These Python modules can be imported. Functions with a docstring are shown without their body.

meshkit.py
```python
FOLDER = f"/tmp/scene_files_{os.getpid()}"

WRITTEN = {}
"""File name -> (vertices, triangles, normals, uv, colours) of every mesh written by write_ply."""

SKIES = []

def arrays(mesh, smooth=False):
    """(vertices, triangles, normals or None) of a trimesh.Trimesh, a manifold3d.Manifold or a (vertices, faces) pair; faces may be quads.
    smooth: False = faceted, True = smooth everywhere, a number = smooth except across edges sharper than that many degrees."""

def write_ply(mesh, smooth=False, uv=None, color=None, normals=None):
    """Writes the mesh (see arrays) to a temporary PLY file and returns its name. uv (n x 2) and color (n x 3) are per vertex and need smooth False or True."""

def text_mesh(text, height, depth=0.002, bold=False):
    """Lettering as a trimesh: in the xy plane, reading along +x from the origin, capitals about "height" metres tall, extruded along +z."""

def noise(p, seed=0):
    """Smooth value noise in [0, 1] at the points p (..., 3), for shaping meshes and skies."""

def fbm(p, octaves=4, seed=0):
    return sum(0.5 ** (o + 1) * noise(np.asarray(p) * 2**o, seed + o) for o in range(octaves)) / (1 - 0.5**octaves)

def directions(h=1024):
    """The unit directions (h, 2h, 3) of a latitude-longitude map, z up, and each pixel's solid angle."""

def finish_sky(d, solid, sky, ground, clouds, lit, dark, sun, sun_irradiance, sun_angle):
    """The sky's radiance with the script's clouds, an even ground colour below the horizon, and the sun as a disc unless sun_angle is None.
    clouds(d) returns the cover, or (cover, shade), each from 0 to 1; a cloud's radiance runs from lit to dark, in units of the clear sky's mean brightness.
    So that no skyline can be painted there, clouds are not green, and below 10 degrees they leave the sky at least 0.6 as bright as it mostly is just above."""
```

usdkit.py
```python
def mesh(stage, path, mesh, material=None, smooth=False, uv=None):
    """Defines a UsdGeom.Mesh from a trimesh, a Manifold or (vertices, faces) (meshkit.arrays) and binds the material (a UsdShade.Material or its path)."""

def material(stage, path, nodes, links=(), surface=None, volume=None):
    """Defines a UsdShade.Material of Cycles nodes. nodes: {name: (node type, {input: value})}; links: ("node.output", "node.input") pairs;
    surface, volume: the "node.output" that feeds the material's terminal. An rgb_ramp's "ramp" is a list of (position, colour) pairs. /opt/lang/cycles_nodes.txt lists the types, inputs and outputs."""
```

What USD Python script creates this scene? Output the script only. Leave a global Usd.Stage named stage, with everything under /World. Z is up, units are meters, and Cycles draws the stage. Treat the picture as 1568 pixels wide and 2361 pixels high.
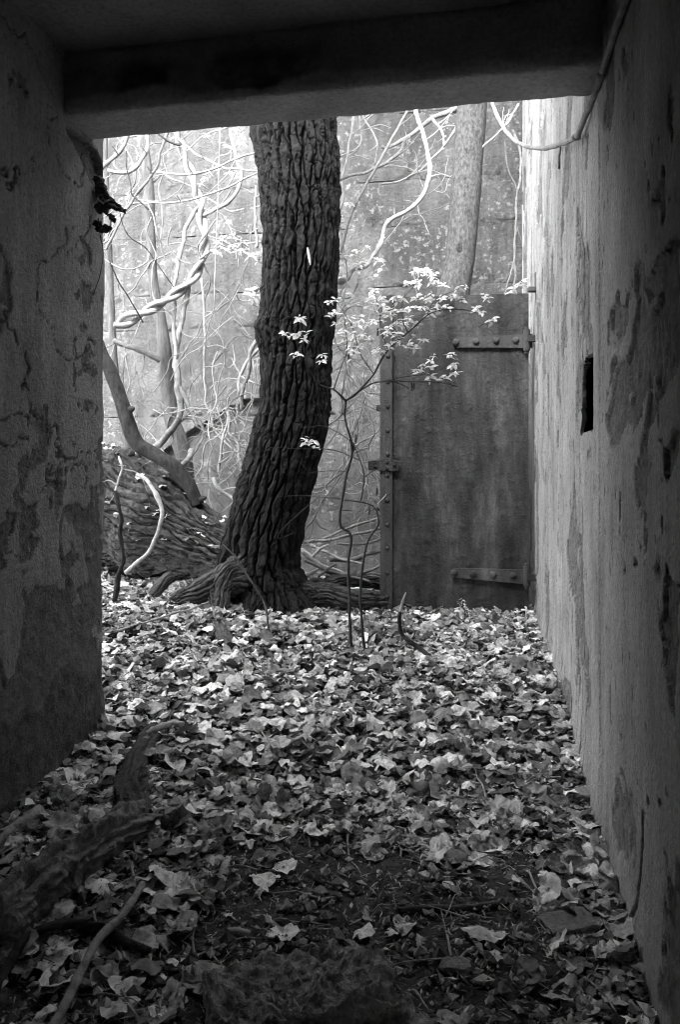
import math, random
import numpy as np, trimesh, usdkit, meshkit
from scipy.spatial import cKDTree
from pxr import Usd, UsdGeom, UsdLux, UsdShade, Gf, Sdf, Vt

# ------------------------------------------------------------------ stage, camera, light
stage = Usd.Stage.CreateInMemory()
UsdGeom.SetStageUpAxis(stage, 'Z'); UsdGeom.SetStageMetersPerUnit(stage, 1.0)
UsdGeom.Xform.Define(stage, '/World'); UsdGeom.Scope.Define(stage, '/World/Looks')
EYE = 0.90                                  # lens height above the ground by the door
F, CX, HZ = 1840.0, 784.0, 1090.0           # survey of the photograph at 1568 px width: focal length, centre, horizon
cam = UsdGeom.Camera.Define(stage, '/World/camera')
cam.AddTranslateOp().Set(Gf.Vec3d(0, 0, EYE)); cam.AddRotateXOp().Set(90.0)
cam.CreateFocalLengthAttr(28.0); cam.CreateHorizontalApertureAttr(28.0 * 1568 / F)
cam.CreateVerticalApertureAttr(28.0 * 2361 / F)
cam.CreateVerticalApertureOffsetAttr(-28.0 * (1180.5 - HZ) / F)
cam.CreateClippingRangeAttr(Gf.Vec2f(0.05, 3000.0))
cam.CreateExposureAttr(4.15)
SUN_DIR = np.array([-0.42, -0.66, 0.85]); SUN_DIR /= np.linalg.norm(SUN_DIR)
sun_el = math.asin(SUN_DIR[2]); sun_rot = math.atan2(SUN_DIR[0], SUN_DIR[1])
dome = UsdLux.DomeLight.Define(stage, '/World/sky')
dome.GetPrim().SetCustomDataByKey('kind', 'structure')
sky_mat = usdkit.material(stage, '/World/Looks/sky_look', {
    'sky': ('sky_texture', {'sky_type': 'single_scattering', 'sun_disc': False, 'sun_elevation': sun_el, 'sun_rotation': sun_rot, 'aerosol_density': 2.0}),
    'grey': ('hsv', {'hue': 0.5, 'saturation': 0.0, 'value': 1.0, 'fac': 1.0}),
    'bg': ('background_shader', {'strength': 0.15})},
    [('sky.color', 'grey.color'), ('grey.color', 'bg.color')], surface='bg.background')
UsdShade.MaterialBindingAPI.Apply(dome.GetPrim()).Bind(sky_mat)
sun = UsdLux.DistantLight.Define(stage, '/World/sun')
sun.CreateIntensityAttr(0.12); sun.CreateAngleAttr(40.0); sun.CreateNormalizeAttr(True)
sun.CreateColorAttr(Gf.Vec3f(1.0, 1.0, 1.0))
q = Gf.Rotation(Gf.Vec3d(0, 0, 1), Gf.Vec3d(*map(float, SUN_DIR)))
sun.AddTransformOp().Set(Gf.Matrix4d().SetRotate(q))

rng = np.random.default_rng(7); R = random.Random(5)
noise, fbm = meshkit.noise, meshkit.fbm

# ------------------------------------------------------------------ helpers
def W(px, py, d):
    """A point seen at (px, py) of the 1568-wide photograph at depth d metres."""
    return np.array([(px - CX) / F * d, d, EYE + (HZ - py) / F * d])

used = {}
def numbered(parent, name):
    k = (parent, name); n = used.get(k, 0); used[k] = n + 1
    return f'{parent}/{name}' + (f'_{n:03d}' if n else '')

def tag(p, label=None, cat=None, group=None, kind=None):
    for k, v in (('label', label), ('category', cat), ('group', group), ('kind', kind)):
        if v: p.SetCustomDataByKey(k, v)
    return p

class Thing:
    def __init__(s, name, label, cat, base, group=None, kind=None):
        s.path = numbered('/World', name); s.base = np.array(base, float)
        s.x = UsdGeom.Xform.Define(stage, s.path); s.x.AddTranslateOp().Set(Gf.Vec3d(*map(float, s.base)))
        tag(s.x.GetPrim(), label, cat, group, kind)

def put_mesh(path, V, Fc, mat, smooth=False, **attrs):
    m = usdkit.mesh(stage, path, (V, Fc), mat, smooth=smooth)
    api = UsdGeom.PrimvarsAPI(m)
    for k, a in attrs.items():
        a = np.asarray(a, np.float32)
        if a.ndim == 0:
            a = np.full(len(m.GetPointsAttr().Get()), float(a), np.float32)
        if True:
            api.CreatePrimvar(k, Sdf.ValueTypeNames.FloatArray, 'vertex').Set(Vt.FloatArray.FromNumpy(a))
    return m

def part(t, name, VF, mat, smooth=False, label=None, kind=None, under=None, **attrs):
    """A part of thing t (or a sub-part of the part 'under')."""
    path = numbered(under or t.path, name)
    m = put_mesh(path, np.asarray(VF[0]) - t.base, VF[1], mat, smooth, **attrs)
    tag(m.GetPrim(), label, None, None, kind)
    return path

def solo(name, label, cat, VF, mat, smooth=False, group=None, kind=None, base=None, **attrs):
    V = np.asarray(VF[0], float)
    b = base if base is not None else np.array([V[:, 0].mean(), V[:, 1].mean(), V[:, 2].min()])
    path = numbered('/World', name)
    m = put_mesh(path, V - b, VF[1], mat, smooth, **attrs)
    m.AddTranslateOp().Set(Gf.Vec3d(*map(float, b)))
    tag(m.GetPrim(), label, cat, group, kind)
    return path

def cat(parts):
    vs, fs, n = [], [], 0
    for v, f in parts:
        vs.append(v); fs.append(np.asarray(f) + n); n += len(v)
    return np.vstack(vs), np.vstack(fs)

def tri(f):
    f = np.asarray(f)
    return np.vstack([f[:, [0, 1, 2]], f[:, [0, 2, 3]]]) if f.shape[1] == 4 else f

def grid_faces(nu, nv):
    i = np.arange(nu * nv).reshape(nu, nv)
    return np.stack([i[:-1, :-1], i[1:, :-1], i[1:, 1:], i[:-1, 1:]], -1).reshape(-1, 4)

def box(x0, x1, y0, y1, z0, z1):
    b = trimesh.creation.box([x1 - x0, y1 - y0, z1 - z0])
    return b.vertices + [(x0 + x1) / 2, (y0 + y1) / 2, (z0 + z1) / 2], np.array(b.faces)

def catmull(P, n):
    P = np.asarray(P, float)
    if len(P) < 3:
        t = np.linspace(0, 1, n)[:, None]
        return P[0] * (1 - t) + P[-1] * t
    Q = np.vstack([2 * P[0] - P[1], P, 2 * P[-1] - P[-2]])
    L = np.r_[0, np.cumsum(np.linalg.norm(np.diff(P[:, :3], axis=0), axis=1))]
    s = np.linspace(0, L[-1], n); k = np.clip(np.searchsorted(L, s, 'right') - 1, 0, len(P) - 2)
    t = ((s - L[k]) / np.maximum(L[k + 1] - L[k], 1e-9))[:, None]
    a, b, c, d = Q[k], Q[k + 1], Q[k + 2], Q[k + 3]
    return 0.5 * (2 * b + (c - a) * t + (2 * a - 5 * b + 4 * c - d) * t ** 2 + (3 * b - a - 3 * c + d) * t ** 3)

def frames(C):
    T = np.gradient(C, axis=0); T /= np.linalg.norm(T, axis=1, keepdims=True) + 1e-12
    N = np.zeros_like(T); a = np.array([0, 0, 1.0]) if abs(T[0, 2]) < .9 else np.array([1.0, 0, 0])
    n = np.cross(T[0], a); N[0] = n / np.linalg.norm(n)
    for i in range(1, len(T)):
        n = N[i - 1] - T[i] * (N[i - 1] @ T[i]); N[i] = n / (np.linalg.norm(n) + 1e-12)
    return T, N, np.cross(T, N)

def sweep(C, r, sides=8, lump=0.0, seed=0, disp=None, caps=True):
    """Tube along the points C with radii r; disp(theta, s, P) gives outward displacement (n, sides)."""
    C = np.asarray(C, float); r = np.broadcast_to(np.asarray(r, float), len(C))
    T, N, B = frames(C); th = np.linspace(0, 2 * np.pi, sides, endpoint=False)
    dirs = N[:, None] * np.cos(th)[None, :, None] + B[:, None] * np.sin(th)[None, :, None]
    s = np.r_[0, np.cumsum(np.linalg.norm(np.diff(C, axis=0), axis=1))]
    rr = np.repeat(r[:, None], sides, 1)
    P = C[:, None] + dirs * rr[..., None]
    if lump: rr = rr * (1 + lump * 2 * (fbm(P / (4 * r.mean() + 1e-6), 3, seed) - .5))
    if disp is not None: rr = rr + disp(th, s, rr)
    P = C[:, None] + dirs * rr[..., None]
    n = len(C); V = P.reshape(-1, 3)
    i = np.arange(n * sides).reshape(n, sides); j = np.roll(i, -1, 1)
    Fq = np.stack([i[:-1], j[:-1], j[1:], i[1:]], -1).reshape(-1, 4); Ft = tri(Fq)
    if caps:
        V = np.vstack([V, C[0], C[-1]]); a, b = n * sides, n * sides + 1
        Ft = np.vstack([Ft, np.stack([np.full(sides, a), j[0], i[0]], 1), np.stack([np.full(sides, b), i[-1], j[-1]], 1)])
    return V, Ft

def pxpath(pts, n=None, wob=0.0, seed=0):
    """Smooth path through photograph points (px, py, depth)."""
    P = np.array([W(*p) for p in pts])
    L = np.linalg.norm(np.diff(P, axis=0), axis=1).sum()
    C = catmull(P, n or int(np.clip(L / 0.018, 12, 200)))
    if wob:
        C = C + wob * 2 * np.stack([fbm(C * 7 + k * 17.3, 2, seed + k) - .5 for k in range(3)], -1)
    return C

def vine_mesh(pts, r0, r1=None, sides=7, wob=0.02, lump=.25, seed=0):
    """r0, r1: radii at the two ends in photograph pixels."""
    r1 = r0 if r1 is None else r1
    C = pxpath(pts, wob=wob, seed=seed)
    d = C[:, 1]; t = np.linspace(0, 1, len(C))
    rn = random.Random(seed * 13 + len(C)); nod = np.ones(len(C))
    for k in range(max(2, len(C) // 9)): nod += rn.uniform(.1, .4) * np.exp(-((np.arange(len(C)) - rn.uniform(0, len(C))) / rn.uniform(.5, 1.0)) ** 2)
    return sweep(C, (r0 + (r1 - r0) * t) * d / F * nod, sides, lump, seed)

def inside(poly, x, y):
    c = np.zeros(np.shape(x), bool); p = np.asarray(poly, float)
    for (x0, y0), (x1, y1) in zip(p, np.roll(p, -1, 0)):
        if y0 != y1:
            c ^= ((y0 > y) != (y1 > y)) & (x < (x1 - x0) * (y - y0) / (y1 - y0) + x0)
    return c

def sstep(a, b, x):
    t = np.clip((x - a) / (b - a), 0, 1); return t * t * (3 - 2 * t)

# ------------------------------------------------------------------ materials (black and white photograph: neutral colours)
def g(v): return (v, v, v)

def concrete(name, lo, hi, scale=(3, 3, 3), bump=.5, bump_scale=60, speck=0.0, rough=.9, mask=None, streak=0.0, fine=.5):
    """Weathered concrete or plaster: two tones by large noise, fine grain, bump. mask = (lo, hi) tones where the mesh's 'mask' attribute is 1."""
    n = {'geo': ('geometry', {}), 'map': ('mapping', {'scale': scale}),
         'n1': ('noise_texture', {'scale': 1.0, 'detail': 9, 'roughness': .65}),
         'r1': ('rgb_ramp', {'ramp': [(.28, g(lo)), (.5, g((lo + hi) / 2)), (.72, g(hi))]}),
         'n2': ('noise_texture', {'scale': bump_scale, 'detail': 6, 'roughness': .75}),
         'r2': ('rgb_ramp', {'ramp': [(.25, g(1 - fine)), (.5, g(1.0)), (.75, g(1 + fine * .6))]}),
         'mul': ('mix_color', {'blend_type': 'multiply', 'fac': 1.0, 'use_clamp': False}),
         'n3': ('noise_texture', {'scale': bump_scale * .28, 'detail': 8, 'roughness': .7}),
         'h': ('math', {'math_type': 'add'}),
         'b': ('bump', {'strength': bump, 'distance': .022}),
         'p': ('principled_bsdf', {'roughness': rough, 'specular_ior_level': .25})}
    l = [('geo.position', 'map.vector'), ('map.vector', 'n1.vector'), ('n1.fac', 'r1.fac'), ('geo.position', 'n2.vector'), ('geo.position', 'n3.vector'),
         ('n2.fac', 'r2.fac'), ('r2.color', 'mul.b'), ('n2.fac', 'h.value1'), ('n3.fac', 'h.value2'), ('h.value', 'b.height'), ('b.normal', 'p.normal'), ('mul.result', 'p.base_color')]
    src = 'r1.color'
    if streak:
        n['maps'] = ('mapping', {'scale': (9, 9, 1.1)})
        n['ns'] = ('noise_texture', {'scale': 2.0, 'detail': 7, 'roughness': .7})
        n['rs'] = ('rgb_ramp', {'ramp': [(.3, g(1 - streak)), (.52, g(1.0)), (.7, g(1 + streak * .7))]})
        n['muls'] = ('mix_color', {'blend_type': 'multiply', 'fac': 1.0, 'use_clamp': False})
        l += [('geo.position', 'maps.vector'), ('maps.vector', 'ns.vector'), ('ns.fac', 'rs.fac'), (src, 'muls.a'), ('rs.color', 'muls.b')]
        src = 'muls.result'
    if mask:
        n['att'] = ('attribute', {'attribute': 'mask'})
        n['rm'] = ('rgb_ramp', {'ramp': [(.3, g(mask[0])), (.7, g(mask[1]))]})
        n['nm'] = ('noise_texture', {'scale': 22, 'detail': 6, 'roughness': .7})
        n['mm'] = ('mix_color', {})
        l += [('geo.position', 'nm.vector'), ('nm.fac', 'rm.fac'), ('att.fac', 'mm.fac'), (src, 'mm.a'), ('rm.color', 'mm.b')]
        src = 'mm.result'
    if speck:
        n['v'] = ('noise_texture', {'scale': 26, 'detail': 3, 'roughness': .6})
        n['nv'] = ('noise_texture', {'scale': 3.0, 'detail': 4})
        n['rv'] = ('rgb_ramp', {'ramp': [(.56, g(0.0)), (.64, g(.8)), (.7, g(1.0))]})
        n['rnv'] = ('rgb_ramp', {'ramp': [(.42, g(0.0)), (.6, g(1.0))]})
        n['mv'] = ('math', {'math_type': 'multiply'}); n['msp'] = ('mix_color', {'b': g(speck)})
        l += [('geo.position', 'v.vector'), ('v.fac', 'rv.fac'), ('geo.position', 'nv.vector'), ('nv.fac', 'rnv.fac'), ('rv.color', 'mv.value1'), ('rnv.color', 'mv.value2'),
              ('mv.value', 'msp.fac'), (src, 'msp.a')]
        src = 'msp.result'
    l.append((src, 'mul.a'))
    return usdkit.material(stage, f'/World/Looks/{name}', n, l, surface='p.BSDF')

def wood(name, lo, hi, scale=(20, 20, 20), bump=.5, rough=.85, bump_scale=90, attr=False):
    n = {'geo': ('geometry', {}), 'map': ('mapping', {'scale': scale}),
         'n1': ('noise_texture', {'scale': 1.0, 'detail': 8, 'roughness': .7}),
         'r1': ('rgb_ramp', {'ramp': [(.3, g(lo)), (.7, g(hi))]}),
         'n2': ('noise_texture', {'scale': bump_scale, 'detail': 6, 'roughness': .7}),
         'b': ('bump', {'strength': bump, 'distance': .014}),
         'p': ('principled_bsdf', {'roughness': rough, 'specular_ior_level': .08})}
    l = [('geo.position', 'map.vector'), ('map.vector', 'n1.vector'), ('n1.fac', 'r1.fac'), ('geo.position', 'n2.vector'), ('n2.fac', 'b.height'), ('b.normal', 'p.normal')]
    src = 'r1.color'
    if attr:
        n['att'] = ('attribute', {'attribute': 'ridge'}); n['rr'] = ('rgb_ramp', {'ramp': [(0, g(.35)), (.5, g(.9)), (1, g(1.35))]})
        n['m'] = ('mix_color', {'blend_type': 'multiply', 'fac': 1.0, 'use_clamp': False})
        l += [('att.fac', 'rr.fac'), (src, 'm.a'), ('rr.color', 'm.b')]; src = 'm.result'
    l.append((src, 'p.base_color'))
    return usdkit.material(stage, f'/World/Looks/{name}', n, l, surface='p.BSDF')

def leaf_mat(name, lo, hi, trans=.25, bump=.4, rough=.7):
    n = {'geo': ('geometry', {}), 'att': ('attribute', {'attribute': 'tone'}),
         'r1': ('rgb_ramp', {'ramp': [(0, g(lo)), (.55, g((lo + hi) * .42)), (1, g(hi))]}),
         'n2': ('noise_texture', {'scale': 70.0, 'detail': 5, 'roughness': .7}),
         'r2': ('rgb_ramp', {'ramp': [(.32, g(.4)), (.48, g(.95)), (.68, g(1.2))]}),
         'm': ('mix_color', {'blend_type': 'multiply', 'fac': 1.0, 'use_clamp': False}),
         'b': ('bump', {'strength': bump, 'distance': .004}),
         'p': ('principled_bsdf', {'roughness': rough, 'specular_ior_level': .35}), 't': ('translucent_bsdf', {}), 'mx': ('mix_closure', {'fac': trans})}
    l = [('att.fac', 'r1.fac'), ('geo.position', 'n2.vector'), ('n2.fac', 'r2.fac'), ('r1.color', 'm.a'), ('r2.color', 'm.b'), ('m.result', 'p.base_color'), ('m.result', 't.color'),
         ('n2.fac', 'b.height'), ('b.normal', 'p.normal'), ('p.BSDF', 'mx.closure1'), ('t.BSDF', 'mx.closure2')]
    return usdkit.material(stage, f'/World/Looks/{name}', n, l, surface='mx.closure')

def rust(name, lo, hi, bump=.7):
    n = {'geo': ('geometry', {}), 'map': ('mapping', {'scale': (3.2, 3.2, .8)}),
         'n1': ('noise_texture', {'scale': 2.2, 'detail': 8, 'roughness': .7}),
         'r1': ('rgb_ramp', {'ramp': [(.38, g(lo)), (.54, g((lo * 2 + hi) / 3)), (.68, g(hi))]}),
         'n2': ('noise_texture', {'scale': 75.0, 'detail': 4, 'roughness': .6}),
         'r2': ('rgb_ramp', {'ramp': [(.35, g(.85)), (.7, g(1.15))]}),
         'm': ('mix_color', {'blend_type': 'multiply', 'fac': 1.0, 'use_clamp': False}),
         'b': ('bump', {'strength': bump, 'distance': .006}),
         'p': ('principled_bsdf', {'roughness': .8, 'specular_ior_level': .25})}
    l = [('geo.position', 'map.vector'), ('map.vector', 'n1.vector'), ('n1.fac', 'r1.fac'), ('geo.position', 'n2.vector'), ('n2.fac', 'r2.fac'), ('r1.color', 'm.a'), ('r2.color', 'm.b'),
         ('m.result', 'p.base_color'), ('n2.fac', 'b.height'), ('b.normal', 'p.normal')]
    return usdkit.material(stage, f'/World/Looks/{name}', n, l, surface='p.BSDF')

M = dict(
    left=concrete('plaster_left', .17, .34, (3.2, 3.2, 2.4), bump=.9, bump_scale=70, mask=(.045, .15), streak=.22),
    right=concrete('plaster_right', .165, .36, (4.5, 4.5, 2.2), bump=1.0, bump_scale=75, mask=(.075, .20), streak=.16),
    back=concrete('cast_concrete', .028, .12, (1.5, 1.5, 1.0), bump=.8, bump_scale=45, speck=.21, streak=.35),
    ceil=concrete('ceiling_concrete', .09, .30, (2, 2, 2), bump=.6, bump_scale=60),
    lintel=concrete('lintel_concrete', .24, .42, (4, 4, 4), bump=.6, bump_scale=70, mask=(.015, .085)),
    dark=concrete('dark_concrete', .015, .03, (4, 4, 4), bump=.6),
    rubble=concrete('rubble', .14, .55, (34, 34, 34), bump=1.0, bump_scale=130, fine=.6),
    soil=concrete('soil', .03, .12, (14, 14, 14), bump=1.0, bump_scale=110, fine=.6, rough=.95),
    bark=wood('bark', .006, .026, (36, 36, 16), bump=1.0),
    log=wood('log_bark', .035, .095, (22, 22, 22), bump=1.0),
    smooth_bark=wood('smooth_bark', .012, .10, (60, 60, 30), bump=.6),
    slim_bark=wood('slim_bark', .04, .13, (40, 40, 9), bump=.5),
    dead=wood('dead_wood', .008, .05, (40, 40, 14), bump=.6),
    vine=wood('pale_vine', .14, .36, (30, 30, 30), bump=.4),
    vine_mid=wood('grey_vine', .08, .22, (30, 30, 30), bump=.4),
    twig_dark=wood('dark_twig', .03, .08, (50, 50, 50), bump=.4),
    stem=wood('sapling_bark', .02, .05, (50, 50, 30), bump=.3),
    stick=wood('fallen_stick', .12, .40, (35, 35, 35), bump=.7),
    rot=wood('rotten_wood', .06, .32, (30, 30, 30), bump=1.0),
    stone=concrete('stone', .12, .26, (20, 20, 20), bump=.8, bump_scale=120),
    deadleaf=leaf_mat('dead_leaf', .025, .66, trans=.10, bump=1.0, rough=.5),
    leaf=leaf_mat('young_leaf', .28, .8, trans=.4, bump=.1),
    darkleaf=leaf_mat('withered_leaf', .02, .06, trans=.1),
    iron=rust('rusty_iron', .005, .062, bump=1.0),
    iron_dark=rust('dark_iron', .02, .075),
)

# ------------------------------------------------------------------ plan of the place
WD = np.array([.163, 1.0]) / math.hypot(.163, 1.0)          # direction of the passage walls, outwards
def right_x(y): return .3825 + .163 * y
def left_x(y): return -.912 + .175 * (y - 2.627)
CEIL, SOFFIT = EYE + 1.385, EYE + 1.178
LR, LL = np.array([.79, 2.50]), np.array([-.868, 2.834])    # outer lower edge of the lintel, right and left
CORNER_Y = 5.81

def ground_z(x, y):
    x, y = np.asarray(x, float), np.asarray(y, float)
    z = np.interp(y, [-5, 1.2, 1.7, 2.3, 2.8, 3.3, 4.0, 5.0, 6.5, 10, 60], [-.21, -.205, -.19, -.15, -.10, -.02, .02, .03, .06, .10, .1])
    z = z + .14 * sstep(.35, -1.0, x) * sstep(2.6, 4.9, y) + .05 * sstep(.3, -.9, x) * sstep(1.2, 2.6, y) * sstep(3.6, 2.8, y)
    z = z + .08 * sstep(-.9, -1.8, x) * sstep(3.5, 5, y)
    p = np.stack([x, y, 0 * x], -1)
    return z + .05 * (fbm(p * 1.7, 3, 3) - .5) + .02 * (fbm(p * 9, 3, 4) - .5) + .018 * (fbm(p * 22, 3, 99) - .5) * (np.abs(x) < 3)

def proj(P):
    P = np.asarray(P); return CX + P[..., 0] / P[..., 1] * F, HZ - (P[..., 2] - EYE) / P[..., 1] * F

def slab(u, z, P0, du, nrm, disp, back, hole=None, mask=None):
    """A wall: a grid over u (along du from P0) and z, displaced along nrm by disp, with edges and a plain back 'back' metres behind."""
    U, Z = np.meshgrid(u, z, indexing='ij')
    base = np.stack([P0[0] + du[0] * U, P0[1] + du[1] * U, Z], -1)
    N3 = np.array([nrm[0], nrm[1], 0.0])
    V = base + N3 * disp[..., None]
    Fq = grid_faces(len(u), len(z))
    if hole is not None:
        hv = hole.ravel(); Fq = Fq[~(hv[Fq].all(1))]
    nu, nv = len(u), len(z); i = np.arange(nu * nv).reshape(nu, nv)
    loop = np.r_[i[:, 0], i[-1, 1:], i[-2::-1, -1], i[0, -2:0:-1]]
    V = V.reshape(-1, 3); bl = base.reshape(-1, 3)[loop] - N3 * back; nb = len(V)
    nl_ = len(loop); V = np.vstack([V, bl, V[loop], bl]); k = np.arange(nl_); k2 = np.roll(k, -1)
    skirt = np.stack([nb + nl_ + k, nb + 2 * nl_ + k, nb + 2 * nl_ + k2, nb + nl_ + k2], 1)
    c = [nb, nb + nu - 1, nb + nu + nv - 2, nb + 2 * nu + nv - 3]
    Ft = np.vstack([tri(Fq), tri(skirt), [[c[0], c[3], c[2]], [c[0], c[2], c[1]]]])
    if np.cross([du[0], du[1], 0], [0, 0, 1]) @ N3 < 0: Ft = Ft[:, ::-1]
    m = np.r_[mask.ravel(), np.zeros(3 * len(loop))] if mask is not None else None
    return (V, Ft), m, base

# ------------------------------------------------------------------ the right wall with its slot
def cpx(pts): return [(1191.7 + .4252 * a, 564.5 + .4252 * b) for a, b in pts]
PEEL = [cpx([(900, -40), (800, 0), (740, 90), (690, 130), (640, 180), (635, 230), (645, 330), (640, 490), (590, 540), (550, 580), (500, 640), (475, 770), (480, 980), (540, 1110), (600, 1000), (640, 1060), (690, 870), (740, 780), (830, 790), (900, 640)]),
        cpx([(600, 205), (550, 270), (490, 340), (478, 480), (560, 440), (605, 330)]),
        cpx([(800, 1100), (860, 1060), (880, 1180), (820, 1270)]), cpx([(700, 1180), (725, 1190), (700, 1260), (685, 1230)]),
        cpx([(810, 1800), (860, 1850), (885, 1960), (830, 1990), (800, 1880)])]
ISLAND = [cpx([(690, 225), (730, 290), (765, 250), (775, 310), (735, 370), (705, 330)]), cpx([(560, 600), (520, 760), (500, 900), (470, 960), (500, 770)]), cpx([(610, 800), (640, 800), (620, 890)])]

u = np.r_[np.linspace(-4, .9, 20), np.arange(1.0, 3.2, .0065), np.arange(3.2, CORNER_Y + .02, .009)]
GROOVES = [2.62, 2.72, 2.80, 2.86, 3.02, 3.3, 3.42, 3.75, 4.05, 4.25, 4.5, 4.9, 5.2, 5.4]
u = np.unique(np.r_[u, [gv + o for gv in GROOVES for o in (-.005, 0, .005)]])
u = u[np.r_[True, np.diff(u) > .0012]]
zz = np.r_[np.arange(-.35, 2.35, .0065), np.arange(2.35, 4.62, .012)]
U, Z = np.meshgrid(u, zz, indexing='ij')
Y = U; X = right_x(U); P = np.stack([X, Y, Z], -1)
pxx, pyy = proj(np.where(P[..., 1:2] > .3, P, np.array([9, .3, 0])))
w1, w2 = (fbm(np.stack([U * 10, Z * 7, 0 * U], -1), 5, 21) - .5), (fbm(np.stack([U * 10, Z * 7, 0 * U + 9], -1), 5, 22) - .5)
peel = np.zeros(U.shape, bool)
for poly in PEEL: peel |= inside(poly, pxx + 50 * w1, pyy + 150 * w2)
for poly in ISLAND: peel &= ~inside(poly, pxx + 14 * w1, pyy + 40 * w2)
flake = fbm(np.stack([U * 4.6, Z * 3.4, 0 * U], -1), 6, 31); flake2 = fbm(np.stack([U * 24, Z * 9, 0 * U], -1), 4, 33)
loss = .61 - .05 * sstep(1.2, 2.6, Z)
peel |= (flake > loss + .015)
peel |= flake2 > .765 + .09 * sstep(2.7, 2.3, U) - .06 * sstep(2.5, 3.6, U) - .03 * sstep(1.2, 2.4, Z)
pits = fbm(np.stack([U * 34, Z * 26, 0 * U], -1), 3, 39); peel |= pits > .80 - .05 * sstep(2.6, 3.6, U)
strip = (np.abs(pxx - 1377) < 7) & (U > 1.5)                  # the smooth raised corner strip beside the slot
big = peel & (flake <= loss + .015) & (U < 2.5)
peel &= ~strip
rough_r = fbm(np.stack([U * 40, Z * 22, 0 * U], -1), 4, 35)
disp = .006 * (fbm(np.stack([U * 2.2, Z * 1.2, 0 * U], -1), 3, 36) - .5) + .003 * (fbm(np.stack([U * 18, Z * 5, 0 * U], -1), 3, 37) - .5)
disp += np.where(peel, -.0065 + .012 * (rough_r - .5), 0) + strip * .004 - .003 * big
for k, gv in enumerate(GROOVES):
    on = (noise(np.stack([0 * zz + k * 7.1, zz * 1.1, 0 * zz], -1), 40) > .32)
    wob = .004 * (noise(np.stack([0 * zz + k * 3.7, zz * 3, 0 * zz], -1), 41) - .5)
    col = np.abs(U - gv - wob[None]) < .0032
    disp -= np.where(col & on[None], .012, 0)
# the slot, jagged at its far edge
s_jag = .11 * (fbm(np.stack([Z * 26, 0 * Z, 0 * Z], -1), 3, 50) - .5)
slot = (U > 2.445 + .3 * s_jag) & (U < 2.765 + s_jag) & (Z > EYE + .128 + .02 * (w1)) & (Z < EYE + .382 - .10 * np.clip((2.50 - U) / .2, 0, 1) * 0 - .55 * np.clip(U - 2.62, 0, 1) * .35 + .02 * w1)
NR = np.array([-WD[1], WD[0]])
for (uu, za, zb) in [(2.60, .045, .075), (2.56, .05, .078), (2.53, .048, .072), (2.46, -.03, .0), (2.44, -.055, -.03), (2.2, .35, .42), (2.02, -.12, -.05)]:
    disp -= .012 * ((np.abs(U - uu) < .012) & (Z > EYE + za) & (Z < EYE + zb))
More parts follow.
